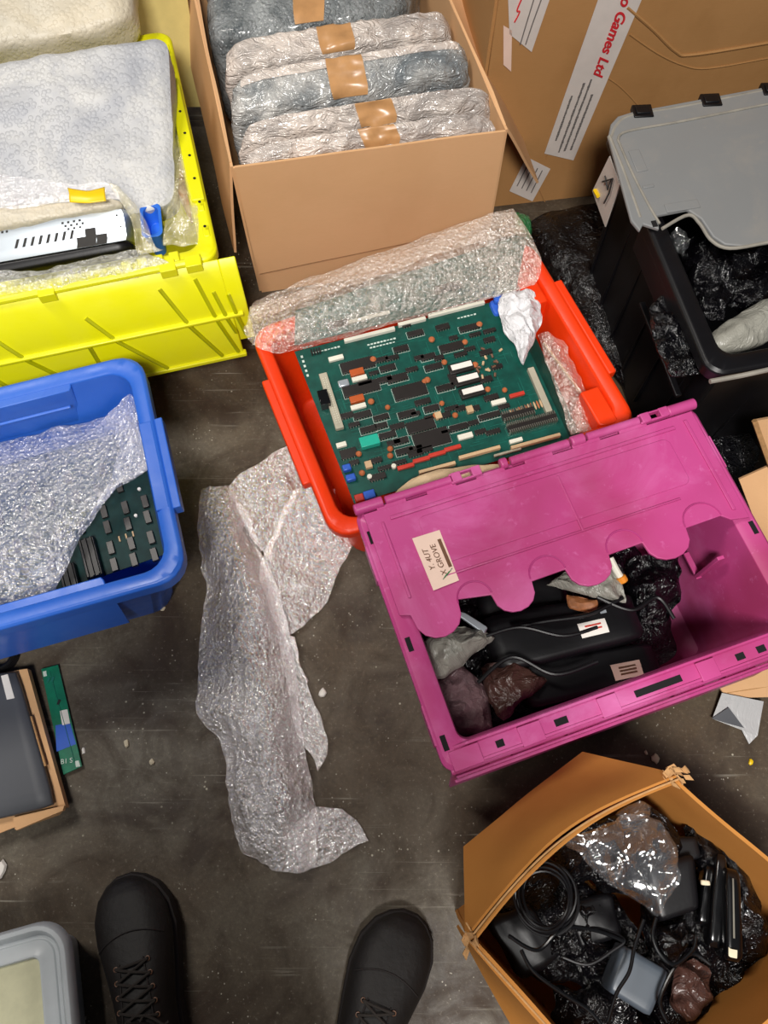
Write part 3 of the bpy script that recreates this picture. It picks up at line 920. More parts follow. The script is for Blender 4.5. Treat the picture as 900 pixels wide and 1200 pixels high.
board(pz([(600, 372), (615, 368), (684, 520), (655, 535)], .205), 'dark green circuit board sticking out on the right under the large green one', comps=[('edge_rail', 'beige', P(664, 440, .205), .004, .16, .006)])
board([P(345, 405, .240), P(346, 364, .285), P(618, 272, .295), P(598, 345, .240)][1:3] + [P(604, 340, .242), P(345, 405, .242)], 'green circuit board showing dimly through the bubble wrap at the back of the red crate', mat='pcb',
      comps=[('edge_connector', 'white', P(430, 370, .245), .08, .006, .006), ('chip', 'chip', P(520, 335, .25), .05, .015, .005), ('chip', 'chip', P(395, 378, .246), .04, .012, .005)])
mb = MB(); rbox(mb, pz([(572, 352), (592, 345), (600, 362), (580, 370)], .238), .02, 5); rbox(mb, pz([(578, 346), (596, 342), (598, 350), (580, 354)], .248), .012, 5)
solo(mb, 'wire_connector', 'bluec', 'blue connector block beside the white bag at the back of the red crate', 'connector')
# bubble wrap folded over the back rim
mb = MB()
sheet(mb, [pz([(292, 360, .262), (340, 345, .27), (420, 312, .285), (500, 283, .30), (560, 256, .315), (604, 247, .31)]),
           pz([(287, 385, .268), (335, 368, .282), (425, 335, .30), (510, 305, .31), (575, 275, .32), (628, 288, .30)]),
           pz([(296, 404, .262), (338, 400, .272), (430, 368, .283), (520, 340, .285), (585, 322, .28), (634, 312, .285)]),
           pz([(318, 414, .258), (350, 410, .250), (440, 385, .250), (525, 362, .25), (585, 347, .25), (628, 334, .27)])], 110, 44, .005, 16, 3, True)
sheet(mb, [pz([(300, 352, .258), (420, 305, .278), (540, 262, .30), (600, 244, .305)]),
           pz([(294, 366, .264), (420, 318, .292), (540, 276, .312), (612, 262, .31)]),
           pz([(298, 376, .268), (430, 328, .298), (545, 288, .316), (618, 272, .312)])], 100, 14, .004, 20, 8, True)
solo(mb, 'bubble_wrap', 'bub_warm', 'long fold of bubble wrap draped over the back edge of the orange-red crate', 'bubble wrap', solid=.0015)
mb = MB()
sheet(mb, [pz([(628, 392, .222), (645, 388, .235), (660, 398, .225)]), pz([(640, 428, .218), (662, 425, .235), (678, 438, .215)]), pz([(655, 465, .215), (678, 465, .228), (692, 478, .212)]), pz([(668, 508, .21), (692, 505, .22), (708, 512, .20)])], 24, 60, .010, 22, 5)
solo(mb, 'bubble_wrap', 'bub_warm', 'narrow strip of bubble wrap between the boards and the right wall of the red crate', 'bubble wrap', solid=.0015)
solo(bag(pz([(583, 352), (598, 342), (616, 339), (633, 356), (634, 378), (626, 402), (614, 428), (603, 408), (590, 388)], .243), .022, .012, 30, 9), 'carrier_bag', 'white_bag', 'crumpled white plastic bag wedged at the right back corner of the boards', 'plastic bag')
solo(bag(pz([(452, 588), (482, 562), (515, 550), (560, 545), (602, 546), (620, 556), (560, 575), (470, 605)], .262), .010, .005, 16, 12), 'paper_bag', 'cream_bag', 'cream crumpled bag tucked against the hinge of the magenta crate', 'bag')
mb = MB(); sheet(mb, [pz([(603, 250, .20), (611, 249, .21), (620, 252, .2)]), pz([(603, 262, .23), (610, 262, .25), (620, 262, .23)]), pz([(604, 280, .2), (612, 280, .21), (620, 279, .2)])], 12, 12, .01, 40, 3)
solo(mb, 'plastic_scrap', 'green', 'green scrap of plastic behind the back corner of the orange-red crate', 'scrap', solid=.001)

# ================================================================== blue crate
FBl = frame(P(0, 452, .3), P(158, 413, .3), 0)
LB, WB, HB = .60, .428, .30
cor = P(158, 413, .3)
FB = FBl.copy(); FB.translation = V((cor.x, cor.y, 0)); FB = FB @ MT(-LB / 2 + .008, -WB / 2, 0)
cr_b = thing('plastic_crate', 'blue plastic crate with rounded corners, bubble wrap and a board inside', 'crate', FB.translation, FB.to_euler().z)


def blue_extra(mb):
    mb.box((LB / 2 + .006, -.01, HB - .014), (.014, .17, .026))
    mb.box((LB / 2 - .016, -.01, HB - .003), (.022, .165, .007))
    # long raised inner panels between the rounded corner recesses
    for sy in (1, -1):
        mb.loft([[(x, sy * (WB / 2 - .022 - d), z) for x, z in ((-.19 + e, .09), (-.215 + e * .3, HB - .006), (.175 - e * .3, HB - .006), (.15 - e, .09))] for d, e in ((0, 0), (.012, .006), (.018, .02))])
    mb.box((0, WB / 2 - .052, HB - .035), (.32, .006, .004))


crate_body(FB, LB, WB, HB, .080, .055, rim=.023, rimh=.035, r=.045, extra=blue_extra).build('body', 'blue', cr_b, bevel=.003, seg=3)
q = pz([(-70, 566), (160, 502), (199, 648), (-48, 735)], .175)
F = frame3(q[3], q[2] - q[3], V((0, 0, 1))); F.translation.z = q[3].z
t = thing('circuit_board', 'teal circuit board with slotted black rows in the blue crate', 'circuit board', F.translation, F.to_euler().z)
mb = MB(); mb.panel(q, -.002, 2, 2); mb.build('board', 'pcb3', t, smooth=False)
Fi = F.inverted()
for (x, y) in ((122, 600), (147, 595), (170, 588), (126, 618), (150, 614), (173, 606), (130, 642), (154, 637), (177, 630), (134, 662), (157, 656), (181, 650), (70, 625), (45, 632), (20, 640), (95, 618), (60, 660), (30, 668), (0, 676), (50, 690), (5, 650), (140, 570), (115, 575), (90, 582), (60, 590), (30, 600), (0, 608), (148, 545), (120, 550), (80, 560), (40, 570)):
    c = Fi @ P(x, y, .18); mb = MB(F); mb.box((c.x, c.y, .004), (.011, .024, .008)); mb.build('chip', 'chip', t, bevel=.0006)
for (x, y, w, h_) in ((108, 655, .028, .075), (84, 682, .028, .06)):
    c = Fi @ P(x, y, .18); mb = MB(F); mb.box((c.x, c.y, .008), (w, h_, .014)); cc_ = mb.build('heat_sink', 'black', t, bevel=.002)
    mb = MB(F)
    for k in range(3): mb.box((c.x - w / 2 + .004 + k * w / 3, c.y, .016), (.003, h_ * .95, .006))
    mb.build('fins', 'black', cc_)
for (x, y) in ((159, 604), (163, 573)):
    c = Fi @ P(x, y, .18); MB(F).cyl((c.x, c.y, 0), .003, .006, 10).build('solder_dot', 'label', t)
for k in range(3):
    c = Fi @ P(140 + 8 * k, 632 - 3 * k, .18); mb = MB(F); mb.tube([(c.x, c.y - .004, .004), (c.x, c.y + .006, .004)], .0015, 6); mb.build('small_resistor', 'beige', t)
mb = MB()
sheet(mb, [pz([(-60, 545, .19), (0, 520, .20), (60, 503, .205), (118, 490, .21), (150, 468, .25)]),
           pz([(-60, 600, .20), (0, 575, .215), (70, 545, .225), (130, 520, .235), (160, 500, .265)]),
           pz([(-60, 640, .21), (0, 610, .23), (65, 590, .24), (125, 555, .245), (173, 545, .262)]),
           pz([(-60, 690, .21), (0, 655, .235), (50, 640, .245), (95, 612, .24), (122, 583, .235)]),
           pz([(-60, 730, .20), (0, 712, .215), (25, 712, .215), (50, 700, .215), (66, 690, .212)])], 90, 80, .012, 11, 2, True)
sheet(mb, [pz([(118, 495, .20), (150, 464, .262), (160, 470, .27)]), pz([(140, 530, .215), (160, 500, .27), (170, 520, .28)]), pz([(118, 585, .20), (150, 565, .21), (176, 552, .255)])], 40, 50, .010, 16, 5, True)
solo(mb, 'bubble_wrap', 'bub2', 'bubble wrap folded over the board in the blue crate', 'bubble wrap', solid=.0015)

# ================================================================== yellow crate
ZY = .35
cor = P(256, 300, ZY); ang = R(14.4)
FY = frame(cor, cor + V((math.cos(ang), math.sin(ang), 0)), 0)
LY, WY = .80, .60
FYc = FY @ MT(-LY / 2, WY / 2, 0)
cr_y = thing('plastic_crate', 'yellow plastic crate full of bubble wrapped parcels with its lid flap hanging open', 'crate', FYc.translation, FYc.to_euler().z, 'attached lid crates')


def yel_extra(mb):
    for k in range(9): mb.box((LY / 2 - .012, -.24 + k * .06, ZY - .001), (.012, .026, .006))
    mb.box((LY / 2 - .014, -.02, ZY + .003), (.024, .30, .008))
    for x in (-.2, 0, .2, .33): mb.box((x, -WY / 2 + .036, .15), (.006, .010, .24))
    for k in range(4): mb.box((LY / 2 - .16 + k * .028, -WY / 2 + .014, ZY + .002), (.018, .022, .008))


crate_body(FYc, LY, WY, ZY, .045, .045, rim=.026, r=.03, extra=yel_extra).build('body', 'yellow', cr_y, bevel=.002)
for k in range(9): MB(FYc).cyl((LY / 2 - .012, -.235 + k * .058, ZY + .0075), .0028, .0006, 8).build('rim_hole_shade', 'dark', cr_y)  # dark discs stand in for the shade inside rim holes
# hanging flap in front: hinge line at the rim, profile falls outward then down
prof = [(-.004, .348), (-.020, .335), (-.047, .262), (-.050, .250), (-.052, .247), (-.056, .130), (-.050, .125), (-.046, .128), (-.044, .245), (-.036, .262), (-.014, .328), (-.002, .340)]
x0, x1 = -LY + .01, .028
mb = MB(FY)
mb.loft([[(x, y, z) for y, z in prof] for x in (x0, -.05, x1 - .03)])
mb.loft([[(x, y, z) for y, z in prof[:4] + [(-.046, .16), (-.04, .16)] + prof[9:]] for x in (x1 - .031, x1)])
mb.box(((x0 + x1) / 2, -.053, .250), (x1 - x0 - .02, .010, .007))
mb.box(((x0 + x1) / 2, -.056, .13), (x1 - x0 - .05, .012, .010))
flp = mb.build('hanging_lid_flap', 'yellow', cr_y, bevel=.002)


def rib(mb, xa, za, xb, zb_, r=.0042):
    def yy(z):
        if z > .25: return -.047 + (z - .262) / (.335 - .262) * .027 - .0
        return -.0535 - (.25 - z) * .03
    n_ = 10
    mb.tube([(xa + (xb - xa) * k / n_, yy(za + (zb_ - za) * k / n_), za + (zb_ - za) * k / n_) for k in range(n_ + 1)], r, 6, FY)


mb = MB()
for xa, za, xb, zb_ in ((-.05, .33, -.012, .14), (-.085, .246, -.045, .138), (-.115, .325, -.085, .246), (-.22, .246, -.155, .135), (-.255, .30, -.22, .246), (-.27, .246, -.27, .135), (-.385, .246, -.325, .135), (-.42, .30, -.385, .246), (-.47, .246, -.43, .135), (-.025, .30, -.005, .20), (0.0, .29, .012, .19)):
    rib(mb, xa, za, xb, zb_)
mb.build('flap_ribs', 'yellow2', flp)
mb = MB(FY); mb.tube([(x0, -.003, ZY + .002), (-.3, -.003, ZY + .002), (-.03, -.003, ZY + .002)], .007, 10)
for x in (-.045, -.09, -.30, -.46): mb.box((x, -.006, ZY), (.028, .024, .018))
mb.build('hinge', 'yellow', cr_y, bevel=.001)
mb = MB(); mb.panel([P(120, -70, .42), P(208, -70, .42), P(240, 125, .06), P(150, 125, .06)], .006, 8, 8, .004)
solo(mb, 'plastic_board', 'yellow_pale', 'cream yellow board standing between the yellow crate and the open cardboard box', 'board')


def parcel(name, mat, quad, thick, label, cat, group=None, p=7, amp=.004, freq=14, seed=0, n=(40, 26, 10), down=None):
    c = sum([V(a) for a in quad], V()) / 4
    t = thing(name, label, cat, (c.x, c.y, max(.01, c.z - thick)), 0, group)
    s = Slab(quad, thick, p, amp, freq, seed, True, down); o = s.mesh(None, n).build('wrapping', mat, t); weld(o)
    return t, s


G = 'bubble wrapped parcels in the yellow crate'
parcel('wrapped_parcel', 'wrap_white', pz([(-150, 92, .45), (196, 40, .45), (205, 240, .34), (-150, 305, .34)]), .07, 'large flat bubble wrapped parcel filling the yellow crate, nearest to the viewer of the two', 'parcel', G, 14, .004, 8, 3, (60, 44, 10))
parcel('wrapped_parcel', 'wrap_cream', pz([(-160, -60, .50), (140, -95, .50), (156, 22, .44), (-160, 78, .44)]), .10, 'bubble wrapped parcel at the far top left behind the large one in the yellow crate', 'parcel', G, 6, .006, 9, 7, (50, 30, 10))
# the metal device in its sleeve
q = pz([(-60, 276, .385), (146, 243, .385), (152, 281, .350), (-60, 318, .350)])
t = thing('disc_drive', 'pale metal device with vent slots, half out of its sleeve in the yellow crate', 'electronic device', q[3] + V((0.1, 0, -.06)))
s = Slab(q, .10, 24, 0); o = s.mesh(None, (12, 6, 4)).build('casing', 'metal', t); weld(o, .0001); o.data.set_sharp_from_angle(angle=R(40))
q2 = pz([(-60, 318, .349), (152, 281, .349), (156, 292, .338), (-60, 332, .338)])
s2 = Slab(q2, .10, 24, 0); o = s2.mesh(None, (12, 4, 4)).build('black_base', 'black', t); weld(o, .0001)
mb = MB()
for k in range(8):
    a = -.26 + k * .088
    s.patch(a, a + .03, -.15, .35, .0008, (2, 3), mb, skew=-.03)
mb.build('vent_slots', 'ink', t)
for i in range(4):
    for j in range(3):
        if (i, j) != (3, 2): a = .28 + i * .065 + j * .03; s.patch(a - .012, a + .012, -.72 + j * .2, -.60 + j * .2, .0008, (2, 2)).build('vent_hole', 'ink', t)
for a, b in ((.90, -.6), (.93, .1), (-.4, -.7), (-.35, -.7)): s.patch(a - .012, a + .012, b - .06, b + .06, .0008, (2, 2)).build('vent_hole', 'ink', t)
mb = MB(); s.patch(.42, .55, .35, .99, .0009, (2, 2), mb); s.patch(.52, .64, -.1, .99, .0009, (2, 2), mb); s.patch(.64, .76, .35, .99, .0009, (2, 2), mb); mb.build('black_sockets', 'ink', t)
parcel('foam_sleeve', 'wrap_cream', pz([(-60, 248, .405), (135, 228, .405), (143, 242, .392), (-60, 277, .392)]), .03, 'cream foam sleeve along the top of the metal device in the yellow crate', 'sleeve', None, 4, .004, 14, 5, (40, 10, 6))
mb = MB(); S1 = [pz([(-40, 200, .39), (20, 208, .40), (70, 215, .40), (125, 214, .39)]), pz([(-40, 222, .405), (20, 226, .415), (70, 228, .415), (135, 222, .40)]), pz([(-40, 245, .40), (20, 245, .41), (70, 238, .41), (140, 234, .40)])]
sheet(mb, S1, 60, 20, .005, 18, 3)
t = thing('bubble_wrap', 'grey bubble wrap strip closed with yellow tape above the metal device', 'bubble wrap', P(60, 225, .38))
mb.build('film', 'bub', t, solid=.0015)
mb = MB(); sheet(mb, [pz([(80, 220, .428), (100, 222, .429), (122, 218, .424)]), pz([(81, 228, .430), (101, 229, .431), (123, 227, .428)]), pz([(82, 236, .426), (102, 237, .427), (124, 235, .424)])], 12, 8, .0005, 20, 1)
mb.build('yellow_tape', 'tape_y', t, solid=.0012)
mb = MB()
sheet(mb, [pz([(128, 216, .40), (140, 220, .40), (150, 232, .39)]), pz([(146, 245, .39), (158, 250, .395), (170, 262, .38)]), pz([(155, 275, .37), (168, 280, .375), (180, 285, .37)]), pz([(160, 298, .36), (175, 296, .365), (192, 292, .36)])], 20, 40, .012, 20, 9)
solo(mb, 'plastic_bag', 'clear_warm', 'open mouth of a yellowish clear bag to the right of the metal device', 'plastic bag', solid=.001)
mb = MB()
sheet(mb, [pz([(-40, 318, .345), (40, 318, .352), (110, 302, .354), (168, 294, .356)]), pz([(-40, 330, .360), (40, 328, .368), (110, 314, .368), (190, 303, .364)]),
           pz([(-40, 346, .352), (40, 342, .356), (110, 328, .356), (200, 315, .350)]), pz([(-40, 365, .325), (40, 355, .325), (100, 345, .330), (150, 330, .335)])], 80, 30, .006, 22, 13)
solo(mb, 'bubble_wrap', 'bub_thin', 'crinkled thin bubble wrap lying over the front rim of the yellow crate', 'bubble wrap', solid=.0015)
mb = MB()
sheet(mb, [pz([(203, 150, .34), (215, 165, .345), (222, 190, .345)]), pz([(196, 195, .34), (210, 200, .35), (228, 215, .345)]), pz([(194, 240, .335), (212, 240, .35), (234, 250, .345)]), pz([(192, 288, .335), (215, 290, .345), (236, 288, .34)])], 24, 46, .014, 16, 17)
solo(mb, 'plastic_bag', 'clear_warm', 'clear bag against the right wall of the yellow crate with brown stuff showing through', 'plastic bag', solid=.001)
solo(bag(pz([(198, 190), (210, 185), (222, 220), (232, 262), (222, 258), (208, 228)], .30), .015, .01, 20, 19), 'brown_packet', 'brick', 'reddish brown packet inside the clear bag in the yellow crate', 'packet')
t = thing('blue_tub', 'small bright blue plastic tub showing between parcel and bag in the yellow crate', 'tub', P(178, 255, .25))
c = P(177, 258, .34)
mb = MB(MT(c.x, c.y, c.z - .06) @ MR(10))
rr_ = lambda d, z: [(x, y, z) for x, y in rrect(.035 - 2 * d, .075 - 2 * d, .012)]
mb.loft([rr_(.006, 0), rr_(0, .055), rr_(-.002, .06), rr_(.004, .06), rr_(.008, .02)]); mb.build('body', 'blue2', t, bevel=.001)

# ================================================================== open carton with packets
ZC = .36
A_ = P(273, 195, ZC); B_ = P(592, 152, ZC)
F1 = frame(A_, B_, 0); LC = (B_ - A_).length; DC = .62
t = thing('cardboard_box', 'open brown cardboard box with its flaps folded down, packed with taped silver parcels', 'cardboard box', (F1 @ V((LC / 2, DC / 2, 0))), F1.to_euler().z, 'cardboard boxes')
box1 = t; T = .005
mb = MB(F1)
def wallq(a, b, z0, z1): return [F1 @ V((a[0], a[1], z1)), F1 @ V((b[0], b[1], z1)), F1 @ V((b[0], b[1], z0)), F1 @ V((a[0], a[1], z0))]
c0, c1, c2, c3 = (0, 0), (LC, 0), (LC - .045, DC), (-.035, DC)
for a, b in ((c0, c1), (c1, c2), (c2, c3), (c3, c0)): mb.panel(wallq(a, b, .001, ZC), -T, 10, 6, .002)
mb.panel([F1 @ V((x, y, .003)) for x, y in (c3, c2, c1, c0)], .004, 4, 4)
mb.build('body', 'card', t)


def flap(parent, pts, mat='card', t_=.005, warp=.003, seed=0, name='flap', nu=14, nv=8, off3=None):
    mb = MB(); mb.panel(pts, t_, nu, nv, warp, seed, off3=off3); return mb.build(name, mat, parent)


flap(t, [F1 @ V((.003, -.006, ZC + .002)), F1 @ V((LC - .002, -.006, ZC + .002)), F1 @ V((LC - .006, -.020, .125)), F1 @ V((.004, -.022, .085))], warp=.004)
flap(t, [F1 @ V((-.035, DC, ZC + .002)), F1 @ V((-.004, .01, ZC + .002)), P(274, 296, .15), F1 @ V((-.085, DC, .16))], warp=.004, seed=2)
flap(t, [F1 @ V((LC + .004, .01, ZC + .002)), F1 @ V((LC - .04, DC, ZC + .002)), F1 @ V((LC + .01, DC, .40)), P(631, 214, .15)], 'card', warp=.006, seed=3)
G = 'taped parcels in the open box'
D = (0, 0, -1)


def packet(mat, q, thick, lb, tape, seed, amp=.006, p=8, fold=False):
    t, s = parcel('taped_packet', mat, q, thick, lb, 'parcel', G, p, amp, 17, seed, (70, 22, 12), D)
    if fold: s.patch(-.97, .97, -1, fold, .0022, (60, 6)).build('lightened_top_edge', 'wrap_pale', t)  # pale strip puts the packet's brighter top into the colour
    if tape: s.patch(tape[0], tape[1], -1, 1, .0036 if fold else .0016, (8, 20), skew=tape[2]).build('brown_tape', 'tape', t)
    return t


packet('wrap_steel', pz([(236, -70, .36), (500, -100, .36), (482, 8, .335), (240, 44, .335)]), .26, 'blue grey bubble wrapped packet farthest back in the open cardboard box', (-.18, .12, .05), 2, .005)
packet('wrap_pale', pz([(262, 44, .36), (528, 4, .36), (533, 34, .345), (258, 80, .345)]), .26, 'pale packet second from the back in the open cardboard box, behind the fat silver one', (-.18, .12, .05), 5)
packet('wrap_grey', pz([(268, 82, .39), (549, 36, .39), (554, 84, .345), (266, 138, .345)]), .26, 'fat silver grey packet with a top edge painted lighter in the middle of the open box', (-.19, .11, .06), 8, .005, fold=-.35)
packet('wrap_pale', pz([(280, 138, .385), (575, 92, .385), (582, 122, .35), (276, 168, .35)]), .26, 'crumpled pale packet second from the front in the open cardboard box', (-.08, .21, .05), 11, .008)
packet('wrap_pale', pz([(284, 168, .375), (580, 124, .375), (586, 147, .352), (284, 190, .352)]), .26, 'crumpled pale packet right against the front wall of the open cardboard box', (-.09, .20, .05), 14, .007)

# ================================================================== large closed carton behind
FN = frame(V((.205, 1.372, 0)), V((.205, 1.372, 0)) + V((math.cos(R(8)), math.sin(R(8)), 0)), 0)
nrm = FN.to_3x3() @ V((0, -1, 0))


def PF(x, y, off=.0):
    return PP(x, y, FN.translation + nrm * off, nrm)


big = thing('cardboard_box', 'large closed brown cardboard box with handwritten tape standing behind the grey-lidded crate', 'cardboard box', FN @ V((.6, .3, 0)), FN.to_euler().z, 'cardboard boxes')
mb = MB(FN); BW, BD, BH = 1.15, .55, .72
cx = [(0, 0), (BW, 0), (BW, BD), (0, BD)]
def wl(a, b, z0, z1): return [FN @ V((a[0], a[1], z1)), FN @ V((b[0], b[1], z1)), FN @ V((b[0], b[1], z0)), FN @ V((a[0], a[1], z0))]
for i in range(4): mb.panel(wl(cx[i], cx[(i + 1) % 4], .001, BH), -.006, 30, 20, .0015, i)
mb.panel([FN @ V((x, y, BH)) for x, y in (cx[3], cx[2], cx[1], cx[0])], .006, 10, 6); mb.panel([FN @ V((x, y, .003)) for x, y in (cx[3], cx[2], cx[1], cx[0])], .004, 4, 4)
mb.build('body', 'card_big', big)
# creases pressed into the face
mb = MB()
for pts, r in (([(735, 8), (765, 34), (792, 60), (812, 64), (900, 50), (960, 40)], .0035), ([(738, 40), (770, 62), (800, 76), (830, 80), (900, 68)], .002), ([(690, 78), (725, 100), (752, 128)], .0016), ([(640, 185), (660, 120), (690, 60), (712, 20)], .0012), ([(612, 175), (640, 240)], .0015)):
    mb.tube(resample([PF(x, y, .0065) for x, y in pts], 24), r, 6, I4)
mb.build('pressed_creases', 'card_big', big)


def tape_strip(pts, name='printed_tape', off=.0085, mat='tape_paper'):
    q = [PF(x, y, off) for x, y in pts]; mb = MB(); mb.panel(q, .0006, 2, 6); return mb.build(name, mat, big), q


tp, q = tape_strip([(705, -12), (757, -12), (672, 188), (638, 180)])
tx_ = (q[3] - q[0]).normalized()
Ft = frame3(PF(684, 85, .009), tx_, nrm)
def tp_text(body, size, mat, px, py, par, **kw):
    F = Ft.copy(); F.translation = PF(px, py, .0103); text(body, size, mat, par, F, ext=.0004, **kw)
tp_text('.o Games Ltd', .030, 'redink', 718, 42, tp, shear=.4, bold=.0007)
random.seed(2)
for (px, py, n_) in ((661, 138, 22), (669, 140, 36), (677, 136, 36), (682, 142, 27)):
    mb = MB(); F = Ft.copy(); F.translation = PF(px, py, .0098)
    x = -n_ * .0024
    for k in range(n_):
        w = random.uniform(.002, .0055)
        mb.box((x + w / 2, random.uniform(-.0003, .0003), 0), (w, random.uniform(.003, .005), .0008), F); x += w + .0012
    mb.build('small_print', 'faint_ink', tp, smooth=False)
tp2, q = tape_strip([(595, -12), (648, -12), (622, 60), (611, 54), (596, 85), (585, 70)][0:2] + [(623, 61), (597, 40)])
for dx in (0, 9):
    mb = MB(); mb.tube([PF(636 - dx, -5, .0096), PF(624 - dx * .8, 28, .0096), PF(616 - dx * .7, 52, .0096)], .0011, 6, I4); mb.build('small_print', 'faint_ink', tp2)
mb = MB(); mb.tube(resample([PF(613, -5, .0096), PF(606, 12, .0096), PF(609, 14, .0096), PF(603, 26, .0096)], 20), .0014, 6, I4); mb.build('red_scrawl', 'redink', tp2)
tp3, q = tape_strip([(617, 184), (645, 198), (624, 236), (597, 224)])
for k in range(4):
    mb = MB(); a = PF(619 + k * 5.5, 192 + k * 2.6, .0096); b = PF(606 + k * 5.5, 218 + k * 2.6, .0096); mb.tube([a, b], .0012, 6, I4); mb.build('small_print', 'faint_ink', tp3)
tp4, q = tape_strip([(590, 30), (600, 36), (599, 84), (590, 76)], mat='pinklabel')

# ================================================================== black crate with grey lid
ZK = .40
FKo = frame(P(712, 150, ZK), P(900, 105, ZK), 0)
a0 = P(712, 150, ZK); a1 = P(833, 440, ZK)
yv = (a0 - a1); yv.z = 0; ang = math.atan2(-yv.x, yv.y)
FK = Matrix.Translation((a1.x, a1.y, 0)) @ Matrix.Rotation(ang, 4, 'Z')   # origin near left rim corner, Y away
WK = yv.length + .01; LK = .62
FKc = FK @ MT(LK / 2, WK / 2, 0)
blk = thing('plastic_crate', 'black plastic crate with a worn grey lid flap and black bags inside', 'crate', FKc.translation, ang, 'attached lid crates')


def blk_extra(mb):
    for k in range(6): mb.box((-LK / 2 + .038, -.2 + k * .08, .2), (.012, .005, .3)); mb.box((-.25 + k * .1, -WK / 2 + .04, .2), (.005, .012, .3))
    mb.box((-LK / 2 + .005, -.05, ZK - .05), (.01, .2, .05)); mb.box((-LK / 2 + .003, -.14, ZK - .12), (.012, .2, .008))


crate_body(FKc, LK, WK, ZK, .04, .04, rim=.03, r=.03, extra=blk_extra).build('body', 'black', blk, bevel=.002)


def lk(px, py, z=ZK): return FK.inverted() @ P(px, py, z)


pts = [(713, 160), (716, 145), (724, 136), (740, 131), (905, 100), (960, 92), (960, 268), (900, 284), (872, 288), (850, 286), (836, 277), (822, 256), (806, 245), (770, 252), (773, 268), (754, 262), (750, 270), (740, 258)]
po = [lk(x, y, ZK + .012) for x, y in pts]; po = [(p.x, p.y) for p in po][::-1]
mb = MB(FK); mb.prism(po, ZK + .004, ZK + .012)
lid = mb.build('lid_flap', 'grey', blk, bevel=.0025, seg=3)
mb = MB(FK)
def ln(mb, pts, r, z=ZK + .013, F=None): mb.tube(resample([P(x, y, z) for x, y in pts], 24), r, 8, I4)
ln(mb, [(724, 164), (735, 154), (800, 142), (900, 122), (960, 112)], .0022); ln(mb, [(716, 162), (722, 148), (740, 136), (800, 126), (900, 106), (960, 96)], .004, ZK + .009)
ln(mb, [(724, 164), (742, 205), (760, 240), (773, 262)], .0022); ln(mb, [(714, 160), (730, 200), (750, 256)], .004, ZK + .009)
ln(mb, [(776, 268), (806, 252), (820, 262), (834, 282), (856, 291), (900, 284)], .003, ZK + .012)
mb.build('lid_rim', 'greyd', lid)
mb = MB(FK)
for (px_, py_, dx_, dy_, w_, h_) in ((812, 252, -.02, .012, .06, .018), (745, 195, 0, 0, .02, .05), (757, 225, 0, 0, .02, .006)):
    p = lk(px_, py_); mb = MB(FK); mb.box((p.x + dx_, p.y + dy_, ZK + .0125), (w_, h_, .003)); mb.build('lid_step', 'grey', lid, bevel=.001)

for (x, y) in ((752, 130), (832, 117), (903, 104)):
    p = lk(x, y, ZK + .01); mb = MB(FK @ MT(p.x, p.y, ZK) @ MR(-8)); mb.box((0, -.004, .009), (.036, .030, .012)); mb.box((0, -.004, .016), (.026, .018, .003)); mb.build('hinge_clip', 'black', blk, bevel=.003)
mb = MB(FK); p = lk(768, 264, ZK + .014); mb.box((p.x, p.y + .004, ZK + .0135), (.008, .012, .002)); mb.build('lid_slot_shade', 'dark', lid)  # dark block stands in for the shade in the slot
# the torn label on the left wall
Lw = FK.to_3x3() @ V((-1, 0, -.08)).normalized(); Lo = FK @ V((-.008, .3, .36))
q = [PP(x, y, Lo, Lw) for x, y in ((714, 183), (726, 217), (709, 266), (694, 224))]
mb = MB(); mb.panel(q, .002, 4, 4)
t = mb.build('torn_label', 'tape_paper', blk)
mb = MB()
for pts in (([(709, 206), (712, 222), (716, 210), (706, 213)]), ([(718, 209), (714, 226), (708, 238)])): mb.tube([PP(x, y, Lo - Lw * -.0032, Lw) for x, y in pts], .0016, 6, I4)
mb.build('pen_mark', 'ink', t)
mb = MB(); mb.tube([PP(x, y, Lo - Lw * -.0032, Lw) for x, y in ((697, 223), (701, 230))], .004, 6, I4); mb.build('yellow_corner', 'tape_y', t)
# contents of the black crate
G = 'black bags in the grey-lidded crate'
solo(bag(pz([(800, 285), (835, 290), (860, 330), (850, 375), (822, 370), (805, 330)], .30), .03, .025, 16, 2), 'plastic_bag', 'black_bag', 'crumpled black plastic bag under the left end of the grey lid', 'plastic bag', G)
solo(bag(pz([(850, 300), (960, 290), (970, 380), (900, 385), (855, 360)], .28), .03, .025, 14, 6), 'plastic_bag', 'black_bag', 'crumpled black plastic bag at the right picture edge under the grey lid', 'plastic bag', G)
solo(bag(pz([(786, 274), (798, 272), (806, 284), (803, 300), (792, 296)], .375), .012, .012, 34, 4), 'cellophane', 'clear_shiny', 'shiny cellophane scrap under the left corner of the grey lid', 'cellophane')
q = pz([(838, 396, .37), (950, 330, .37), (960, 385, .33), (852, 422, .34)])
t = thing('wrapped_tube', 'clear wrapped pale tube lying across the near right of the black crate', 'parcel', P(880, 400, .28))
s = Slab(q, .05, 3, .006, 18, 4); weld(s.mesh(None, (40, 20, 8)).build('wrapping', 'grey_bag', t))
solo(bag(pz([(760, 360), (800, 340), (830, 400), (836, 436), (790, 440), (766, 400)], .355), .01, .012, 22, 8), 'plastic_bag', 'black_bag', 'shiny black plastic bag hanging over the near left corner of the black crate', 'plastic bag')
mb = MB(); mb.tube([P(832, 447, .405), P(870, 440, .405), P(960, 420, .405)], .004, 8, I4); mb.build('rim_edge', 'greyd', blk)

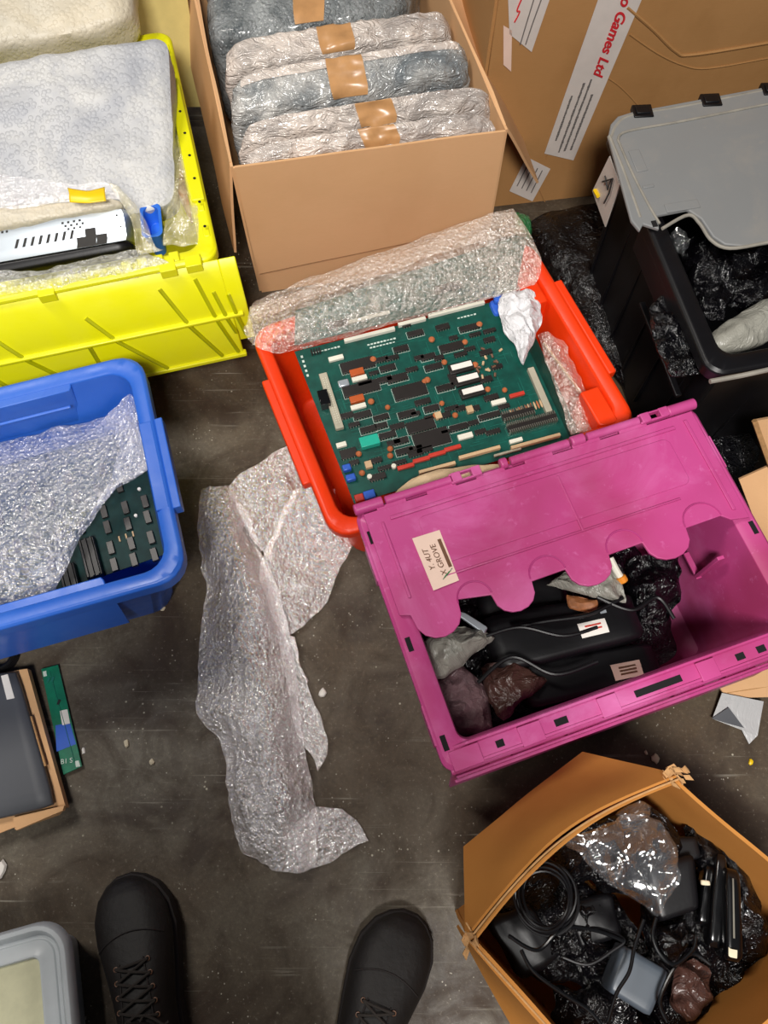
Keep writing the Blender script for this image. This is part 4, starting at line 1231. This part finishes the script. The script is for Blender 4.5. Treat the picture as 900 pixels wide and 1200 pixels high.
# black filler added to stand for the deep shade between the crates
solo(bag(pz([(618, 262), (655, 246), (700, 240), (725, 290), (750, 350), (790, 430), (840, 480), (890, 530), (850, 590), (790, 530), (735, 460), (690, 400), (660, 345), (630, 300)], .02), .045, .010, 12, 15), 'gap_shade_filler', 'black_bag', 'black crumpled filler added to darken the gap between the red crate and the grey-lidded crate', 'shade filler')

# ================================================================== lower right cardboard box
Z2 = .33
W2 = P(550, 1100, Z2); N2 = P(797, 912, Z2); E2 = P(1010, 1106, Z2)
u = (N2 - W2); w = (E2 - N2); S2 = W2 + w * .98 - u * .02
t = thing('cardboard_box', 'open orange brown cardboard box full of black cables and adapters, lower right', 'cardboard box', ((W2 + E2) / 2).x.__class__ and V((((W2 + E2) / 2).x, ((W2 + E2) / 2).y, 0)), 0, 'cardboard boxes')
box2 = t
OUT = V((-(N2 - W2).normalized().y, (N2 - W2).normalized().x, 0)); BOW = .028
mb = MB(); cc = [W2, N2, E2, S2]; ctr = sum(cc, V()) / 4
def low(p, k=.96): return V((ctr.x + (p.x - ctr.x) * k, ctr.y + (p.y - ctr.y) * k, .001))
for i in range(4):
    a, b = cc[i], cc[(i + 1) % 4]; mb.panel([a, b, low(b), low(a)], -.005, 18, 8, .006, i, off3=(lambda u_, v_: OUT * (BOW * math.sin(math.pi * u_) * (1 - v_))) if i == 0 else None)
mb.panel([low(p) + V((0, 0, .004)) for p in cc], .003, 4, 4)
mb.build('body', 'card_old', t)
flap(t, [P(543, 992, .19), P(682, 880, .20), N2 + V((-.004, .006, .003)), W2 + V((-.006, .002, .003))], 'card_old', .004, .004, 3, nu=24, nv=14, off3=lambda u_, v_: OUT * (BOW * math.sin(math.pi * u_) * v_) + V((0, 0, .012 * noise.noise(V((u_ * 3, v_ * 2, 1))))))
flap(t, [S2 + V((-.001, -.001, .001)), W2 + V((-.001, -.001, .001)), P(538, 1082, .22), P(610, 1215, .22)], 'card_old', .004, .004, 6)
mb = MB(); mb.tube(resample([W2.lerp(N2, k / 8) + OUT * (BOW * math.sin(math.pi * k / 8)) + V((0, 0, .004)) for k in range(9)], 40), .0014, 6, I4)
mb.tube(resample([W2 + V((-.002, 0, .003)), W2.lerp(S2, .5), S2], 20), .0014, 6, I4); mb.build('raw_edge', 'card_edge', t)
mb = MB(); random.seed(4)
tube_pts = []
for k in range(16):
    a = P(775 + random.uniform(0, 28), 900 + random.uniform(-2, 16), Z2 + random.uniform(.0, .012))
    b = a + V((random.uniform(-.012, .012), random.uniform(-.008, .008), random.uniform(-.004, .008)))
    mb.panel([a, b, b + V((.004, -.007, .003)), a + V((.003, -.006, 0))], .002, 2, 2, .003, k)
mb.build('torn_corner', 'card_edge', t)
mb = MB()
for k in range(8):
    a = P(545 + random.uniform(0, 14), 1090 + random.uniform(-2, 18), Z2 + random.uniform(.0, .008)); b = a + V((random.uniform(-.01, .01), random.uniform(-.01, .01), .004))
    mb.panel([a, b, b + V((.004, -.007, .003)), a + V((.003, -.006, 0))], .002, 2, 2, .003, k)
mb.build('torn_corner', 'card_edge', t)

G = 'black adapters in the lower right box'


def zp(X, Y, z): return P(520 + X * .4222, 860 + Y * .4222, z)


def zq(l, z): return [zp(x, y, z) for x, y in l]


t_, s = boxy('power_adapter', 'black', zq([(560, 370), (700, 330), (715, 490), (600, 530)], .235), .06, 'large matt black adapter block right of the clear bag in the lower right box', 'adapter', G, seed=1)
t_, s = boxy('power_adapter', 'greyblue', zq([(500, 585), (628, 660), (575, 790), (455, 715)], .245), .05, 'slate grey flat adapter in the lower right box', 'adapter', G, p=14)
t_, s = boxy('power_adapter', 'black', zq([(620, 285), (705, 285), (720, 345), (640, 370)], .215), .05, 'black adapter block behind the clear bag in the lower right box', 'adapter', G, seed=3)
t_, s = boxy('power_adapter', 'black', zq([(330, 470), (470, 440), (500, 560), (380, 610)], .20), .06, 'black adapter block under the coiled cable strands in the lower right box', 'adapter', G, amp=.004, seed=5)
t_, s = boxy('power_adapter', 'black', zq([(120, 520), (240, 470), (330, 620), (220, 690)], .20), .05, 'black adapter block in the near left corner of the lower right box', 'adapter', G, amp=.005, seed=7)
t_ = thing('remote_control', 'slim glossy black device with silver seam and cream plug in the lower right box', 'electronic device', zp(790, 500, .2))
s = Slab(zq([(785, 370), (825, 380), (835, 640), (785, 630)], .26), .05, 8, 0); weld(s.mesh(None, (6, 20, 6)).build('body', 'black_gloss', t_))
s.patch(-.25, -.05, -.8, .5).build('silver_seam', 'pin', t_)
s.patch(-.9, .1, .74, .98, .004).build('cream_plug', 'foam', t_)
for k, (x0, lb) in enumerate(((745, 'narrow black bar leaning beside the glossy device in the lower right box'), (715, 'short black bar left of the two long ones in the lower right box'))):
    mb = MB(); s = Slab(zq([(x0 + 15, 330 + 30 * k), (x0 + 45, 338 + 30 * k), (x0 + 30, 600 - 60 * k), (x0 - 10, 590 - 60 * k)], .245 - .02 * k), .03, 6, .001); s.mesh(mb, (6, 20, 5)); weld(solo(mb, 'black_bar', 'black_gloss', lb, 'bar'))
mb = MB(); s = Slab(zq([(715, 405), (740, 408), (742, 422), (716, 420)], .25), .006, 6, 0); s.mesh(mb, (4, 4, 2)); weld(solo(mb, 'small_plug', 'foam', 'tiny pinkish plug among the black bars in the lower right box', 'plug'))
mb = MB(); random.seed(8)
for k in range(6):
    r = .040 + random.uniform(-.006, .008); c = zp(285 + random.uniform(-12, 12), 455 + random.uniform(-10, 10), .262 + .003 * k)
    ph = random.random() * 6
    mb.tube([c + V((r * math.cos(a / 30 * 2 * math.pi + ph), r * 1.08 * math.sin(a / 30 * 2 * math.pi + ph), .006 * math.sin(a / 30 * 4 * math.pi + k))) for a in range(31)], .0021, 7, I4)
mb.tube(resample(zq([(370, 545), (430, 540), (500, 570), (470, 600), (400, 640), (330, 620)], .262), 40), .0021, 7, I4)
solo(mb, 'coiled_cable', 'black', 'coiled thin black cable in the left of the lower right box', 'cable', 'cables in the lower right box')
for pts, lb, z in (([(215, 600), (250, 660), (330, 720), (400, 765), (440, 810)], 'single black cable running along the near left side of the lower right box', .27),
                   ([(555, 515), (530, 590), (515, 660), (480, 720), (455, 800)], 'black cable hanging over the slate grey adapter', .275),
                   ([(590, 510), (580, 560), (600, 610), (640, 640), (690, 600), (700, 560)], 'looped glossy black cable right of the slate grey adapter', .27),
                   ([(180, 560), (260, 600), (330, 540), (420, 545), (500, 575)], 'black cable crossing below the coil in the lower right box', .268),
                   ([(740, 640), (690, 610), (640, 650), (600, 740), (620, 800)], 'glossy black cable bent round the brown foil bag', .262)):
    mb = MB(); mb.tube(resample(zq(pts, z), 50), .0026, 8, I4); solo(mb, 'cable', 'black_gloss', lb, 'cable', 'cables in the lower right box')
solo(bag(zq([(330, 300), (400, 262), (500, 228), (600, 238), (642, 300), (648, 390), (632, 462), (590, 500), (545, 480), (480, 425), (400, 370)], .285), .016, .016, 13, 3, 22, 96), 'polythene_bag', 'clear_shiny', 'shiny crinkled clear plastic bag on top of the black things in the lower right box', 'plastic bag')
solo(bag(zq([(480, 225), (540, 185), (565, 200), (570, 235), (520, 245)], .25), .012, .012, 28, 5), 'polythene_bag', 'clear_shiny', 'small clear plastic scrap in the far corner of the lower right box', 'plastic bag')
solo(bag(zq([(640, 640), (690, 610), (735, 660), (730, 760), (670, 800), (630, 740)], .215), .018, .016, 26, 6), 'foil_bag', 'brown_bag', 'brownish shiny foil bag right of the slate grey adapter', 'bag')
for k, (o_, lb) in enumerate(((zq([(300, 280), (560, 200), (660, 280), (620, 460), (450, 430), (330, 400)], .20), 'crumpled black bag under the shiny clear bag in the lower right box'), (zq([(130, 520), (300, 380), (480, 450), (560, 600), (480, 700), (260, 680)], .165), 'crumpled black bag under the coiled cable in the lower right box'), (zq([(560, 420), (720, 380), (760, 560), (700, 700), (560, 640)], .165), 'crumpled black bag under the adapters in the lower right box'), (zq([(300, 700), (500, 720), (640, 860), (420, 900), (320, 800)], .17), 'crumpled black bag at the near side of the lower right box'), (zq([(660, 260), (730, 270), (820, 380), (890, 470), (890, 600), (830, 660), (740, 500)], .19), 'crumpled black filler added to darken the far right wall of the lower right box'), (zq([(560, 640), (760, 560), (880, 700), (800, 900), (620, 900)], .17), 'crumpled black bag at the right side of the lower right box'))):  # the far right wall piece is added to darken that inner wall
    solo(bag(o_, .03, .022, 16, 30 + k), 'plastic_bag', 'black_bag', lb, 'plastic bag', 'black bags in the lower right box')
solo(bag(zq([(580, 540), (660, 520), (700, 560), (650, 630), (600, 620)], .235), .02, .02, 26, 44), 'cellophane', 'black_bag', 'glinting black cellophane between adapter and grey block in the lower right box', 'cellophane')

# ================================================================== bubble wrap on the floor
mb = MB(); Zf = .012
def fz(l, z): return [P(x, y, z if len(r_) == 0 else z + r_[0]) for x, y, *r_ in l]
sheet(mb, [fz([(236, 577, 0), (243, 573, .02), (256, 573, .03), (270, 573, .015)], Zf),
           fz([(232, 615, 0), (250, 620, .04), (275, 625, .05), (296, 632, .01)], Zf),
           fz([(238, 665, 0), (262, 670, .05), (292, 680, .06), (322, 700, .01)], Zf),
           fz([(234, 745, 0), (266, 745, .04), (304, 748, .05), (340, 752, .01)], Zf),
           fz([(231, 832, 0), (272, 828, .035), (318, 825, .05), (350, 820, .005)], Zf),
           fz([(258, 872, 0), (292, 878, .04), (325, 878, .05), (358, 875, .005)], Zf),
           fz([(268, 930, 0), (300, 935, .035), (332, 938, .045), (364, 920, .005)], Zf),
           fz([(280, 990, 0), (306, 982, .03), (338, 975, .03), (368, 955, .005)], Zf),
           fz([(306, 1010, 0), (325, 1020, .02), (348, 1022, .02), (372, 1015, .003)], Zf)], 60, 200, .016, 9, 4, True, .006, .006)
sheet(mb, [fz([(300, 640), (316, 665), (326, 690)], .03), fz([(322, 720), (345, 760), (356, 790)], .022), fz([(335, 800), (362, 835), (385, 870)], .014), fz([(348, 860), (365, 885), (372, 905)], .012)], 26, 90, .008, 14, 7, True, .004, .004)
sheet(mb, [fz([(350, 518), (358, 530), (366, 556)], .03), fz([(300, 545), (322, 562), (345, 585)], .04), fz([(268, 572), (290, 608), (322, 640)], .035), fz([(290, 600), (306, 640), (318, 658)], .03)], 40, 60, .012, 12, 11, True, .005, .004)
sheet(mb, [fz([(345, 575, .0), (368, 572, .02), (394, 572, .04)], .04), fz([(322, 620), (355, 620), (400, 600, .02)], .035), fz([(305, 665), (350, 660), (415, 632)], .02), fz([(315, 705), (355, 700), (398, 668)], .014), fz([(330, 750), (352, 735), (384, 705)], .010)], 50, 80, .010, 13, 13, True, .005, .004)
sheet(mb, [fz([(330, 985), (365, 948), (400, 948)], .014), fz([(345, 1005), (385, 978), (418, 962)], .012), fz([(355, 1022), (395, 1005), (433, 984)], .008)], 40, 30, .008, 16, 17, True, .004, .004)
solo(mb, 'bubble_wrap', 'bub', 'long crumpled sheet of bubble wrap lying on the bare floor', 'bubble wrap', solid=.002, origin=P(320, 800, 0))

# ================================================================== left: panel on flattened carton, board strip, cable, tub
t = thing('cardboard_tray', 'flattened brown cardboard tray under the slate grey panel at the left edge', 'cardboard', P(10, 880, 0))
q = pz([(-60, 800), (33, 784), (78, 946), (-60, 1000)], .035)
mb = MB(); mb.panel(q, -.004, 8, 8, .001); mb.build('base', 'card', t)
mb = MB(); mb.panel([q[1] + V((-.008, 0, 0)), q[1] + V((0, 0, 0)), q[2] + V((0, 0, 0)), q[2] + V((-.008, 0, 0))], .012, 2, 12, .001); mb.panel(pz([(18, 958), (78, 944), (76, 950), (22, 973)], .038), -.01, 6, 2); mb.build('rim_fold', 'card', t)
mb = MB(); mb.tube([P(x, y, .050) for x, y in ((36, 840), (44, 868), (53, 898))], .003, 6, I4); mb.build('torn_edge', 'card_edge', t)
for q in (pz([(18, 958), (78, 946), (70, 955), (22, 972)], .02),): mb = MB(); mb.panel(q, -.015, 4, 2); mb.build('tuck_flap', 'card', t)
t = thing('grey_panel', 'slate grey flat metal panel with a silver label lying on cardboard at the left edge', 'panel', P(0, 880, .045))
mb = MB(); s = Slab(pz([(-90, 800), (18, 786), (63, 944), (-90, 980)], .060), .016, 30, 0); s.mesh(mb, (8, 8, 3)); weld(mb.build('body', 'slate', t), .0001)
q = pz([(1, 792), (9, 790), (17, 818), (8, 820)], .0605); mb = MB(); mb.panel(q, .0006, 2, 2); mb.build('silver_label', 'label', t)
t = thing('circuit_board', 'narrow green circuit board strip with blue tape lying on the floor', 'circuit board', P(70, 845, 0))
q = pz([(48, 784), (68, 779), (96, 898), (74, 908)], .010); F = frame3(q[3], q[0] - q[3], V((0, 0, 1)))
mb = MB(); mb.panel(q, .003, 4, 12, 0); mb.build('board', 'pcb4', t, bevel=.0005)
mb = MB(); mb.panel(pz([(65, 850), (82, 847), (89, 872), (66, 881)], .0105), .001, 3, 3); mb.build('blue_tape', 'bluec', t)
mb = MB(); mb.panel(pz([(70, 833), (79, 831), (82, 848), (73, 850)], .0105), .0008, 2, 2); mb.build('white_label', 'label', t)
mb = MB(); mb.panel(pz([(50, 787), (54, 786), (55, 792), (51, 793)], .0105), .0008, 2, 2); mb.panel(pz([(88, 892), (92, 891), (94, 898), (89, 899)], .0105), .0008, 2, 2); mb.build('white_marks', 'silk', t)
text('B1 S', .012, 'silk', t, frame3(P(78, 892, .0112), V((1, .15, 0)), V((0, 0, 1))), name='printed_letters')
for (x, y) in ((57, 797), (62, 796), (69, 823)):
    mb = MB(); a = P(x, y, .0105); mb.box((a.x, a.y, a.z), (.004, .009, .003), I4, R(-15)); mb.build('chip', 'chip' if y > 800 else 'trace', t)
mb = MB(); mb.tube([P(58, 786, .011), P(68, 822, .011), P(76, 850, .011), P(88, 895, .011)], .0005, 6, I4); mb.build('solder_track', 'trace', t)
t = thing('cable_drum', 'dark coiled cable end by the near left corner of the blue crate', 'cable', P(0, 768, 0))
mb = MB()
for k in range(4): mb.tube([P(-2, 768, .012 + .006 * k) + V(((.034 - .003 * k) * math.cos(a / 24 * 6.283), (.034 - .003 * k) * math.sin(a / 24 * 6.283), 0)) for a in range(25)], .004, 8, I4)
mb.build('coil', 'black', t)
mb = MB(); mb.tube(resample(pz([(5, 783, .01), (12, 775, .02), (18, 765, .02), (22, 754, .015)]), 20), .0011, 6, I4); mb.build('loose_wire', 'pin', t)

cT = P(75, 1072, .13); aT = math.atan2(-(P(83, 1200, .13) - P(72, 1090, .13)).x, -(P(83, 1200, .13) - P(72, 1090, .13)).y)
e = (P(84, 1210, .13) - P(73, 1090, .13)); ang = math.atan2(e.y, e.x) + math.pi / 2
FTb = Matrix.Translation((cT.x, cT.y, 0)) @ Matrix.Rotation(ang, 4, 'Z') @ MT(-.20, -.15, 0)
t = thing('storage_tub', 'frosted plastic tub with rounded lid at the lower left corner', 'tub', FTb.translation, ang)
rg = lambda d, z, r=.05: [(x, y, z) for x, y in rrect(.40 - 2 * d, .30 - 2 * d, max(.012, r - d), 8)]
mb = MB(FTb); mb.loft([rg(.035, .001), rg(.03, .006), rg(.012, .11), rg(.012, .112)]); mb.build('body', 'lam', t)
mb = MB(FTb); mb.loft([rg(.004, .104), rg(0, .106), rg(0, .124), rg(.004, .130), rg(.010, .131), rg(.014, .126), rg(.017, .118), rg(.022, .117), rg(.024, .120), rg(.040, .121), rg(.042, .1225), rg(.045, .1225), rg(.047, .115), rg(.05, .114)])
ld = mb.build('lid', 'lam', t, bevel=.0006)
mb = MB(FTb); mb.loft([rg(.046, .1145), rg(.048, .1155), rg(.055, .1150), rg(.08, .1155)]); mb.box((.06, -.05, .1155), (.012, .14, .004)); mb.box((.09, -.06, .1155), (.012, .12, .004)); mb.build('lid_centre', 'cream', ld)

# ================================================================== right edge cardboard and litter
t = thing('cardboard_sheet', 'brown cardboard sheet propped behind the right end of the magenta crate', 'cardboard', P(900, 600, 0))
flap(t, pz([(866, 562, .12), (960, 520, .20), (990, 700, .02), (896, 640, .02)]), 'card', .006, .004, 3, 'sheet')
t = thing('cardboard_sheet', 'pale cardboard flap with ridged edge at the right picture edge above the other sheet', 'cardboard', P(900, 500, 0))
flap(t, pz([(884, 493, .24), (960, 480, .24), (960, 590, .10), (912, 570, .10)]), 'card', .006, .003, 5, 'sheet')
mb = MB(); mb.tube([P(884, 493, .245), P(897, 530, .19), P(912, 570, .105)], .005, 6, I4); mb.build('ridged_edge', 'card_edge', t)
t = thing('cardboard_sheet', 'flat cardboard sheet on the floor below the near right rim of the magenta crate', 'cardboard', P(880, 800, 0))
flap(t, pz([(820, 770, .02), (1000, 700, .02), (1000, 815, .008), (850, 818, .008)]), 'card', -.004, .003, 7, 'sheet')
mb = MB(); mb.tube(pz([(852, 812, .012), (930, 800, .012)]), .002, 6, I4); mb.build('fold_line', 'card_in', t)
t = thing('foil_paper', 'torn grey foil paper with a dark triangle beside the flat cardboard sheet', 'paper', P(865, 840, 0))
flap(t, pz([(846, 812, .02), (895, 822, .018), (886, 862, .012), (834, 842, .01)]), 'foil', .001, .006, 2, 'paper')
flap(t, pz([(846, 812, .02), (895, 822, .018), (888, 862, .012), (878, 872, .006)]), 'foil', .001, .004, 4, 'torn_layer')
mb = MB(); q_ = pz([(834, 842, .016), (854, 829, .022), (872, 853, .018), (853, 848, .018)]); mb.panel(q_, .001, 2, 2); mb.build('dark_patch', 'slate', t)
for (x, y, r, mt, lb) in ((378, 812, .006, 'label', 'white fleck of packing on the floor right of the long bubble wrap'), (768, 889, .006, 'foam', 'pale crumb on the floor beyond the torn corner of the lower right box'), (757, 882, .003, 'foam', 'tiny pale crumb left of the larger one near the lower right box'),
                           (880, 893, .004, 'tape_y', 'yellow crumb on the floor below the grey foil paper'), (0, 1020, .010, 'label', 'white scrap at the left edge above the frosted tub'), (148, 871, .005, 'foam', 'pale crumb on the floor right of the narrow board strip'),
                           (98, 880, .004, 'label', 'small white fleck touching the right side of the narrow board strip'), (247, 417, .004, 'label', 'white fleck on the floor by the front corner of the yellow crate'), (178, 893, .004, 'foam', 'pale crumb on the floor lower right of the narrow board strip'), (190, 712, .005, 'foam', 'pale chip on the floor below the blue crate')):
    c = P(x, y, r * .45); mb = MB()
    rings_ = []
    for zz, k in ((-.45, .5), (0, 1), (.5, .8), (.8, .3)): rings_.append([(c.x + r * k * math.cos(a) * (1 + .35 * math.sin(a * 2 + x)), c.y + r * 1.5 * k * math.sin(a) * (1 + .2 * math.cos(a * 3 + y)), c.z + zz * r) for a in [i / 9 * 6.283 for i in range(9)]])
    mb.loft(rings_, I4); solo(mb, 'packing_crumb', mt, lb, 'crumb', 'litter on the floor')

# ================================================================== the photographer
HIP = V((-.20, -.50, .93))
per = thing('person', 'standing person in dark lace-up shoes and navy trousers looking down over the boxes', 'person', (-.2, -.42, 0))


def skin_obj(name, verts, edges, mat, sub=2):
    me = bpy.data.meshes.new(name); inv_ = WM[per].inverted()
    me.from_pydata([inv_ @ V(v[:3]) for v in verts], edges, []); me.update()
    o = bpy.data.objects.new(name, me); COL.objects.link(o); o.parent = per; WM[o] = WM[per]
    sk = o.modifiers.new('skin', 'SKIN'); sk.use_smooth_shade = True
    o.modifiers.new('sub', 'SUBSURF').levels = sub; o.modifiers['sub'].render_levels = sub
    for i, v in enumerate(verts): me.skin_vertices[0].data[i].radius = (v[3], v[4] if len(v) > 4 else v[3]); me.skin_vertices[0].data[i].use_root = i == 0
    me.materials.append(M[mat]); return o


LA = V((-.355, -.335, .09)); RA = V((-.045, -.40, .09))
skin_obj('trousers', [(-.2, -.52, .97, .15, .12), (-.2, -.52, .86, .16, .13), (-.30, -.50, .80, .09), (-.33, -.46, .50, .068), (-.352, -.375, .13, .062), (-.354, -.372, .09, .066), (-.10, -.51, .80, .09), (-.07, -.50, .50, .068), (-.05, -.455, .13, .062), (-.05, -.452, .09, .066)],
         [(0, 1), (1, 2), (2, 3), (3, 4), (4, 5), (1, 6), (6, 7), (7, 8), (8, 9)], 'denim')
skin_obj('jacket', [(-.2, -.52, .86, .19, .15), (-.19, -.53, 1.15, .17, .12), (-.18, -.53, 1.36, .17, .11), (-.17, -.50, 1.47, .06), (-.36, -.53, 1.38, .075), (-.38, -.46, 1.15, .055), (-.20, -.20, 1.28, .045), (-.13, -.12, 1.36, .04), (.0, -.53, 1.38, .075), (.08, -.46, 1.15, .055), (.10, -.22, 1.28, .045), (.09, -.12, 1.36, .04)],
         [(0, 1), (1, 2), (2, 3), (2, 4), (4, 5), (5, 6), (6, 7), (2, 8), (8, 9), (9, 10), (10, 11)], 'jacket')
bv = [(-.17, -.50, 1.42, .06), (-.155, -.475, 1.50, .065), (-.145, -.44, 1.58, .105), (-.135, -.43, 1.66, .12), (-.135, -.44, 1.73, .10), (-.14, -.325, 1.61, .016), (-.145, -.50, 1.30, .10), (-.36, -.53, 1.37, .05), (-.38, -.46, 1.15, .038), (-.20, -.20, 1.28, .032), (-.115, -.105, 1.375, .028), (-.085, -.085, 1.405, .026), (.0, -.53, 1.37, .05), (.08, -.46, 1.15, .038), (.10, -.22, 1.28, .032), (.085, -.105, 1.375, .028), (.075, -.085, 1.405, .026)]
be = [(0, 1), (1, 2), (2, 3), (3, 4), (2, 5), (0, 6), (6, 7), (7, 8), (8, 9), (9, 10), (10, 11), (6, 12), (12, 13), (13, 14), (14, 15), (15, 16)]
for base, sx in ((11, -1), (16, 1)):
    bx_, by_, bz_ = bv[base][:3]
    for k in range(4):
        i = len(bv); y = by_ + .012 - .018 * k
        bv += [(bx_ + sx * -.002, y, bz_ + .022, .0085), (bx_ - sx * .006, y, bz_ + .048, .008), (bx_ - sx * .016, y + .004, bz_ + .062, .007)]
        be += [(base, i), (i, i + 1), (i + 1, i + 2)]
    i = len(bv); bv += [(bx_ - sx * .012, by_ + .022, bz_ + .008, .010), (bx_ - sx * .030, by_ + .020, bz_ + .018, .009)]; be += [(base, i), (i, i + 1)]
skin_obj('body', bv, be, 'skin')
mb = MB(); c = V((-.135, -.45, 1.675)); rings_ = []
for k in range(8):
    a = math.pi / 2 * k / 7.2; rings_.append([(c.x + .098 * math.cos(a) * math.cos(b), c.y - .005 + .108 * math.cos(a) * math.sin(b), c.z - .01 + .105 * math.sin(a)) for b in [i / 16 * 6.283 for i in range(16)]])
mb.loft(rings_, I4); mb.build('hair', 'hair', per)
for sx in (-1, 1):
    MB().loft([[(-.138 + sx * .032 + q_ * math.cos(b), -.345 + dy, 1.635 + q_ * .7 * math.sin(b)) for b in [i / 12 * 6.283 for i in range(12)]] for q_, dy in ((.013, -.01), (.013, .0), (.006, .004))], I4).build('eye', 'label', per)
    MB().loft([[(-.135 + sx * (.085 + dx), -.45 + q_ * .6 * math.cos(b), 1.625 + q_ * math.sin(b)) for b in [i / 12 * 6.283 for i in range(12)]] for q_, dx in ((.018, 0), (.03, .012), (.02, .018))], I4).build('ear', 'skin', per)
MB().loft([[(-.138 + .028 * k_ * math.cos(b), -.352 + dy, 1.572 + .008 * k_ * math.sin(b)) for b in [i / 12 * 6.283 for i in range(12)]] for k_, dy in ((1, -.01), (1, .0), (.5, .003))], I4).build('mouth', 'brown', per)


def shoe(heel, toe, side):
    """side=+1 left foot (big-toe side on +x)"""
    d = (toe - heel); L_ = d.length; F = Matrix.Translation((heel.x, heel.y, 0)) @ Matrix.Rotation(math.atan2(d.y, d.x) - math.pi / 2, 4, 'Z')
    st = [(0, .026), (.012, .038), (.05, .046), (.11, .045), (.17, .054), (.22, .062), (.26, .060), (.29, .048), (.308, .030), (.317, .012)]
    k = L_ / .317; bend = lambda y: side * .010 * math.sin(min(1, y / .317) * math.pi * .9)
    sole_poly = [(bend(y) + w_, y * k) for y, w_ in st] + [(bend(y) - w_, y * k) for y, w_ in st[::-1]]
    grow = lambda g: [(x * g, .16 * k + (y - .16 * k) * (1 + (g - 1) * .5)) for x, y in sole_poly]
    mb = MB(F); mb.loft([[(x, y, z) for x, y in grow(g)] for g, z in ((.95, .001), (1.03, .006), (1.05, .022), (1.02, .032), (.97, .034))])
    o = mb.build('shoe', 'leather', per)     # replaced below: shoe is the upper, sole its sub-part
    sole_me = o.data; bpy.data.objects.remove(o)
    tops = [.075, .085, .098, .105, .095, .083, .074, .066, .055, .042]
    rings_ = []
    for (y, w_), tz in zip(st, tops):
        rr = []
        for j in range(17):
            a = math.pi * j / 16; ca, sa = math.cos(a), math.sin(a)
            rr.append((bend(y) + w_ * .99 * math.copysign(abs(ca) ** .75, ca), y * k * .995 + .001, .030 + (tz - .030) * sa ** .8))
        rings_.append(rr)
    mb = MB(F)
    allr = []
    for i in range(len(rings_) - 1):
        for q_ in range(3): allr.append([tuple(a + (b - a) * q_ / 3 for a, b in zip(p, r)) for p, r in zip(rings_[i], rings_[i + 1])])
    allr.append(rings_[-1]); mb.loft(allr)
    # ankle collar
    mb.loft([[(.040 * math.cos(a) * g, .055 * k + .052 * math.sin(a) * g, z) for a in [i / 20 * 6.283 for i in range(20)]] for g, z in ((1.0, .06), (1.0, .105), (1.02, .125), (1.0, .132), (.85, .128), (.8, .09))])
    up = mb.build('shoe', 'leather', per, sub=1)
    so = bpy.data.objects.new('sole', sole_me); COL.objects.link(so); so.parent = up; so.data.materials.clear(); so.data.materials.append(M['sole']); WM[so] = WM[per]
    # toe cap seam, welt, tongue, laces, eyelets
    def onz(x, y):
        yy = y / k
        for i in range(len(st) - 1):
            if st[i][0] <= yy <= st[i + 1][0]:
                f = (yy - st[i][0]) / (st[i + 1][0] - st[i][0]); w_ = st[i][1] + f * (st[i + 1][1] - st[i][1]); tz = tops[i] + f * (tops[i + 1] - tops[i]); break
        else: w_, tz = st[-1][1], tops[-1]
        c_ = max(-1, min(1, (x - bend(yy)) / (w_ * .99))); a = math.acos(math.copysign(abs(c_) ** (1 / .75), c_)); return .030 + (tz - .030) * max(0, math.sin(a)) ** .8
    sm = MB(F)
    sm.tube([(bend(.24) + x, (.232 - 6.5 * x * x) * k, onz(bend(.24) + x, (.232 - 6.5 * x * x) * k) + .0008) for x in [-.052 + .104 * i / 24 for i in range(25)]], .0012, 6)
    for sx in (-1, 1): sm.tube([(bend(y) + sx * (.018 + (.2 - y) * .05), y * k, onz(bend(y) + sx * (.018 + (.2 - y) * .05), y * k) + .001) for y in [.10 + .09 * i / 12 for i in range(13)]], .0014, 6)
    sm.build('stitched_seams', 'sole', up)
    rows = [(.105 + .02 * i) for i in range(5)]
    for y in rows:
        for sx in (-1, 1):
            x = bend(y) + sx * (.024 + (.2 - y) * .04); z = onz(x, y * k)
            sm = MB(F); sm.tube([(x + .0032 * math.cos(a), y * k + .0032 * math.sin(a), z + .0012) for a in [i / 10 * 6.283 for i in range(11)]], .0009, 6); sm.build('eyelet', 'brown', up)
    sm = MB(F)
    for i, y in enumerate(rows):
        y2 = rows[min(i + 1, 4)]
        for sx in (-1, 1):
            pts = []
            for q_ in range(9):
                f = q_ / 8; yy = y + (y2 - y) * f; x = bend(yy) + sx * (.024 + (.2 - yy) * .04) * (1 - 2 * f)
                pts.append((x, yy * k, onz(x, yy * k) + .003 + .002 * math.sin(f * math.pi)))
            sm.tube(pts, .0022, 7)
    for sx in (-1, 1): sm.tube([(bend(.1) + sx * r_ * .024, (.10 + .012 * math.sin(r_ * 3)) * k, .112 - .006 * r_) for r_ in [0, .5, 1, 1.5, 1.8]], .0022, 7)
    sm.build('laces', 'lace', up)


shoe(V((-.340, -.372, 0)), V((-.436, -.085, 0)), 1)
shoe(V((-.062, -.430, 0)), V((.046, -.140, 0)), -1)

# ================================================================== light
def area(name, loc, size, size_y, power, col, target=None):
    l = bpy.data.lights.new(name, 'AREA'); l.shape = 'RECTANGLE'; l.size = size; l.size_y = size_y; l.energy = power; l.color = col
    o = bpy.data.objects.new(name, l); COL.objects.link(o); o.location = loc
    d = V(target or (loc[0], loc[1], 0)) - V(loc); o.rotation_euler = d.to_track_quat('-Z', 'Y').to_euler(); return o


area('ceiling_lamp', (.0, -1.05, 2.9), .55, .55, 88, (1, .97, .93), (0, .2, 0))
area('ceiling_lamp', (-1.4, 1.3, 3.0), .4, 1.0, 34, (1, .95, .88), (-.3, .8, 0))
w = bpy.data.worlds.new('world'); SC.world = w; w.use_nodes = True
w.node_tree.nodes['Background'].inputs[0].default_value = (.9, .93, 1, 1); w.node_tree.nodes['Background'].inputs[1].default_value = .07
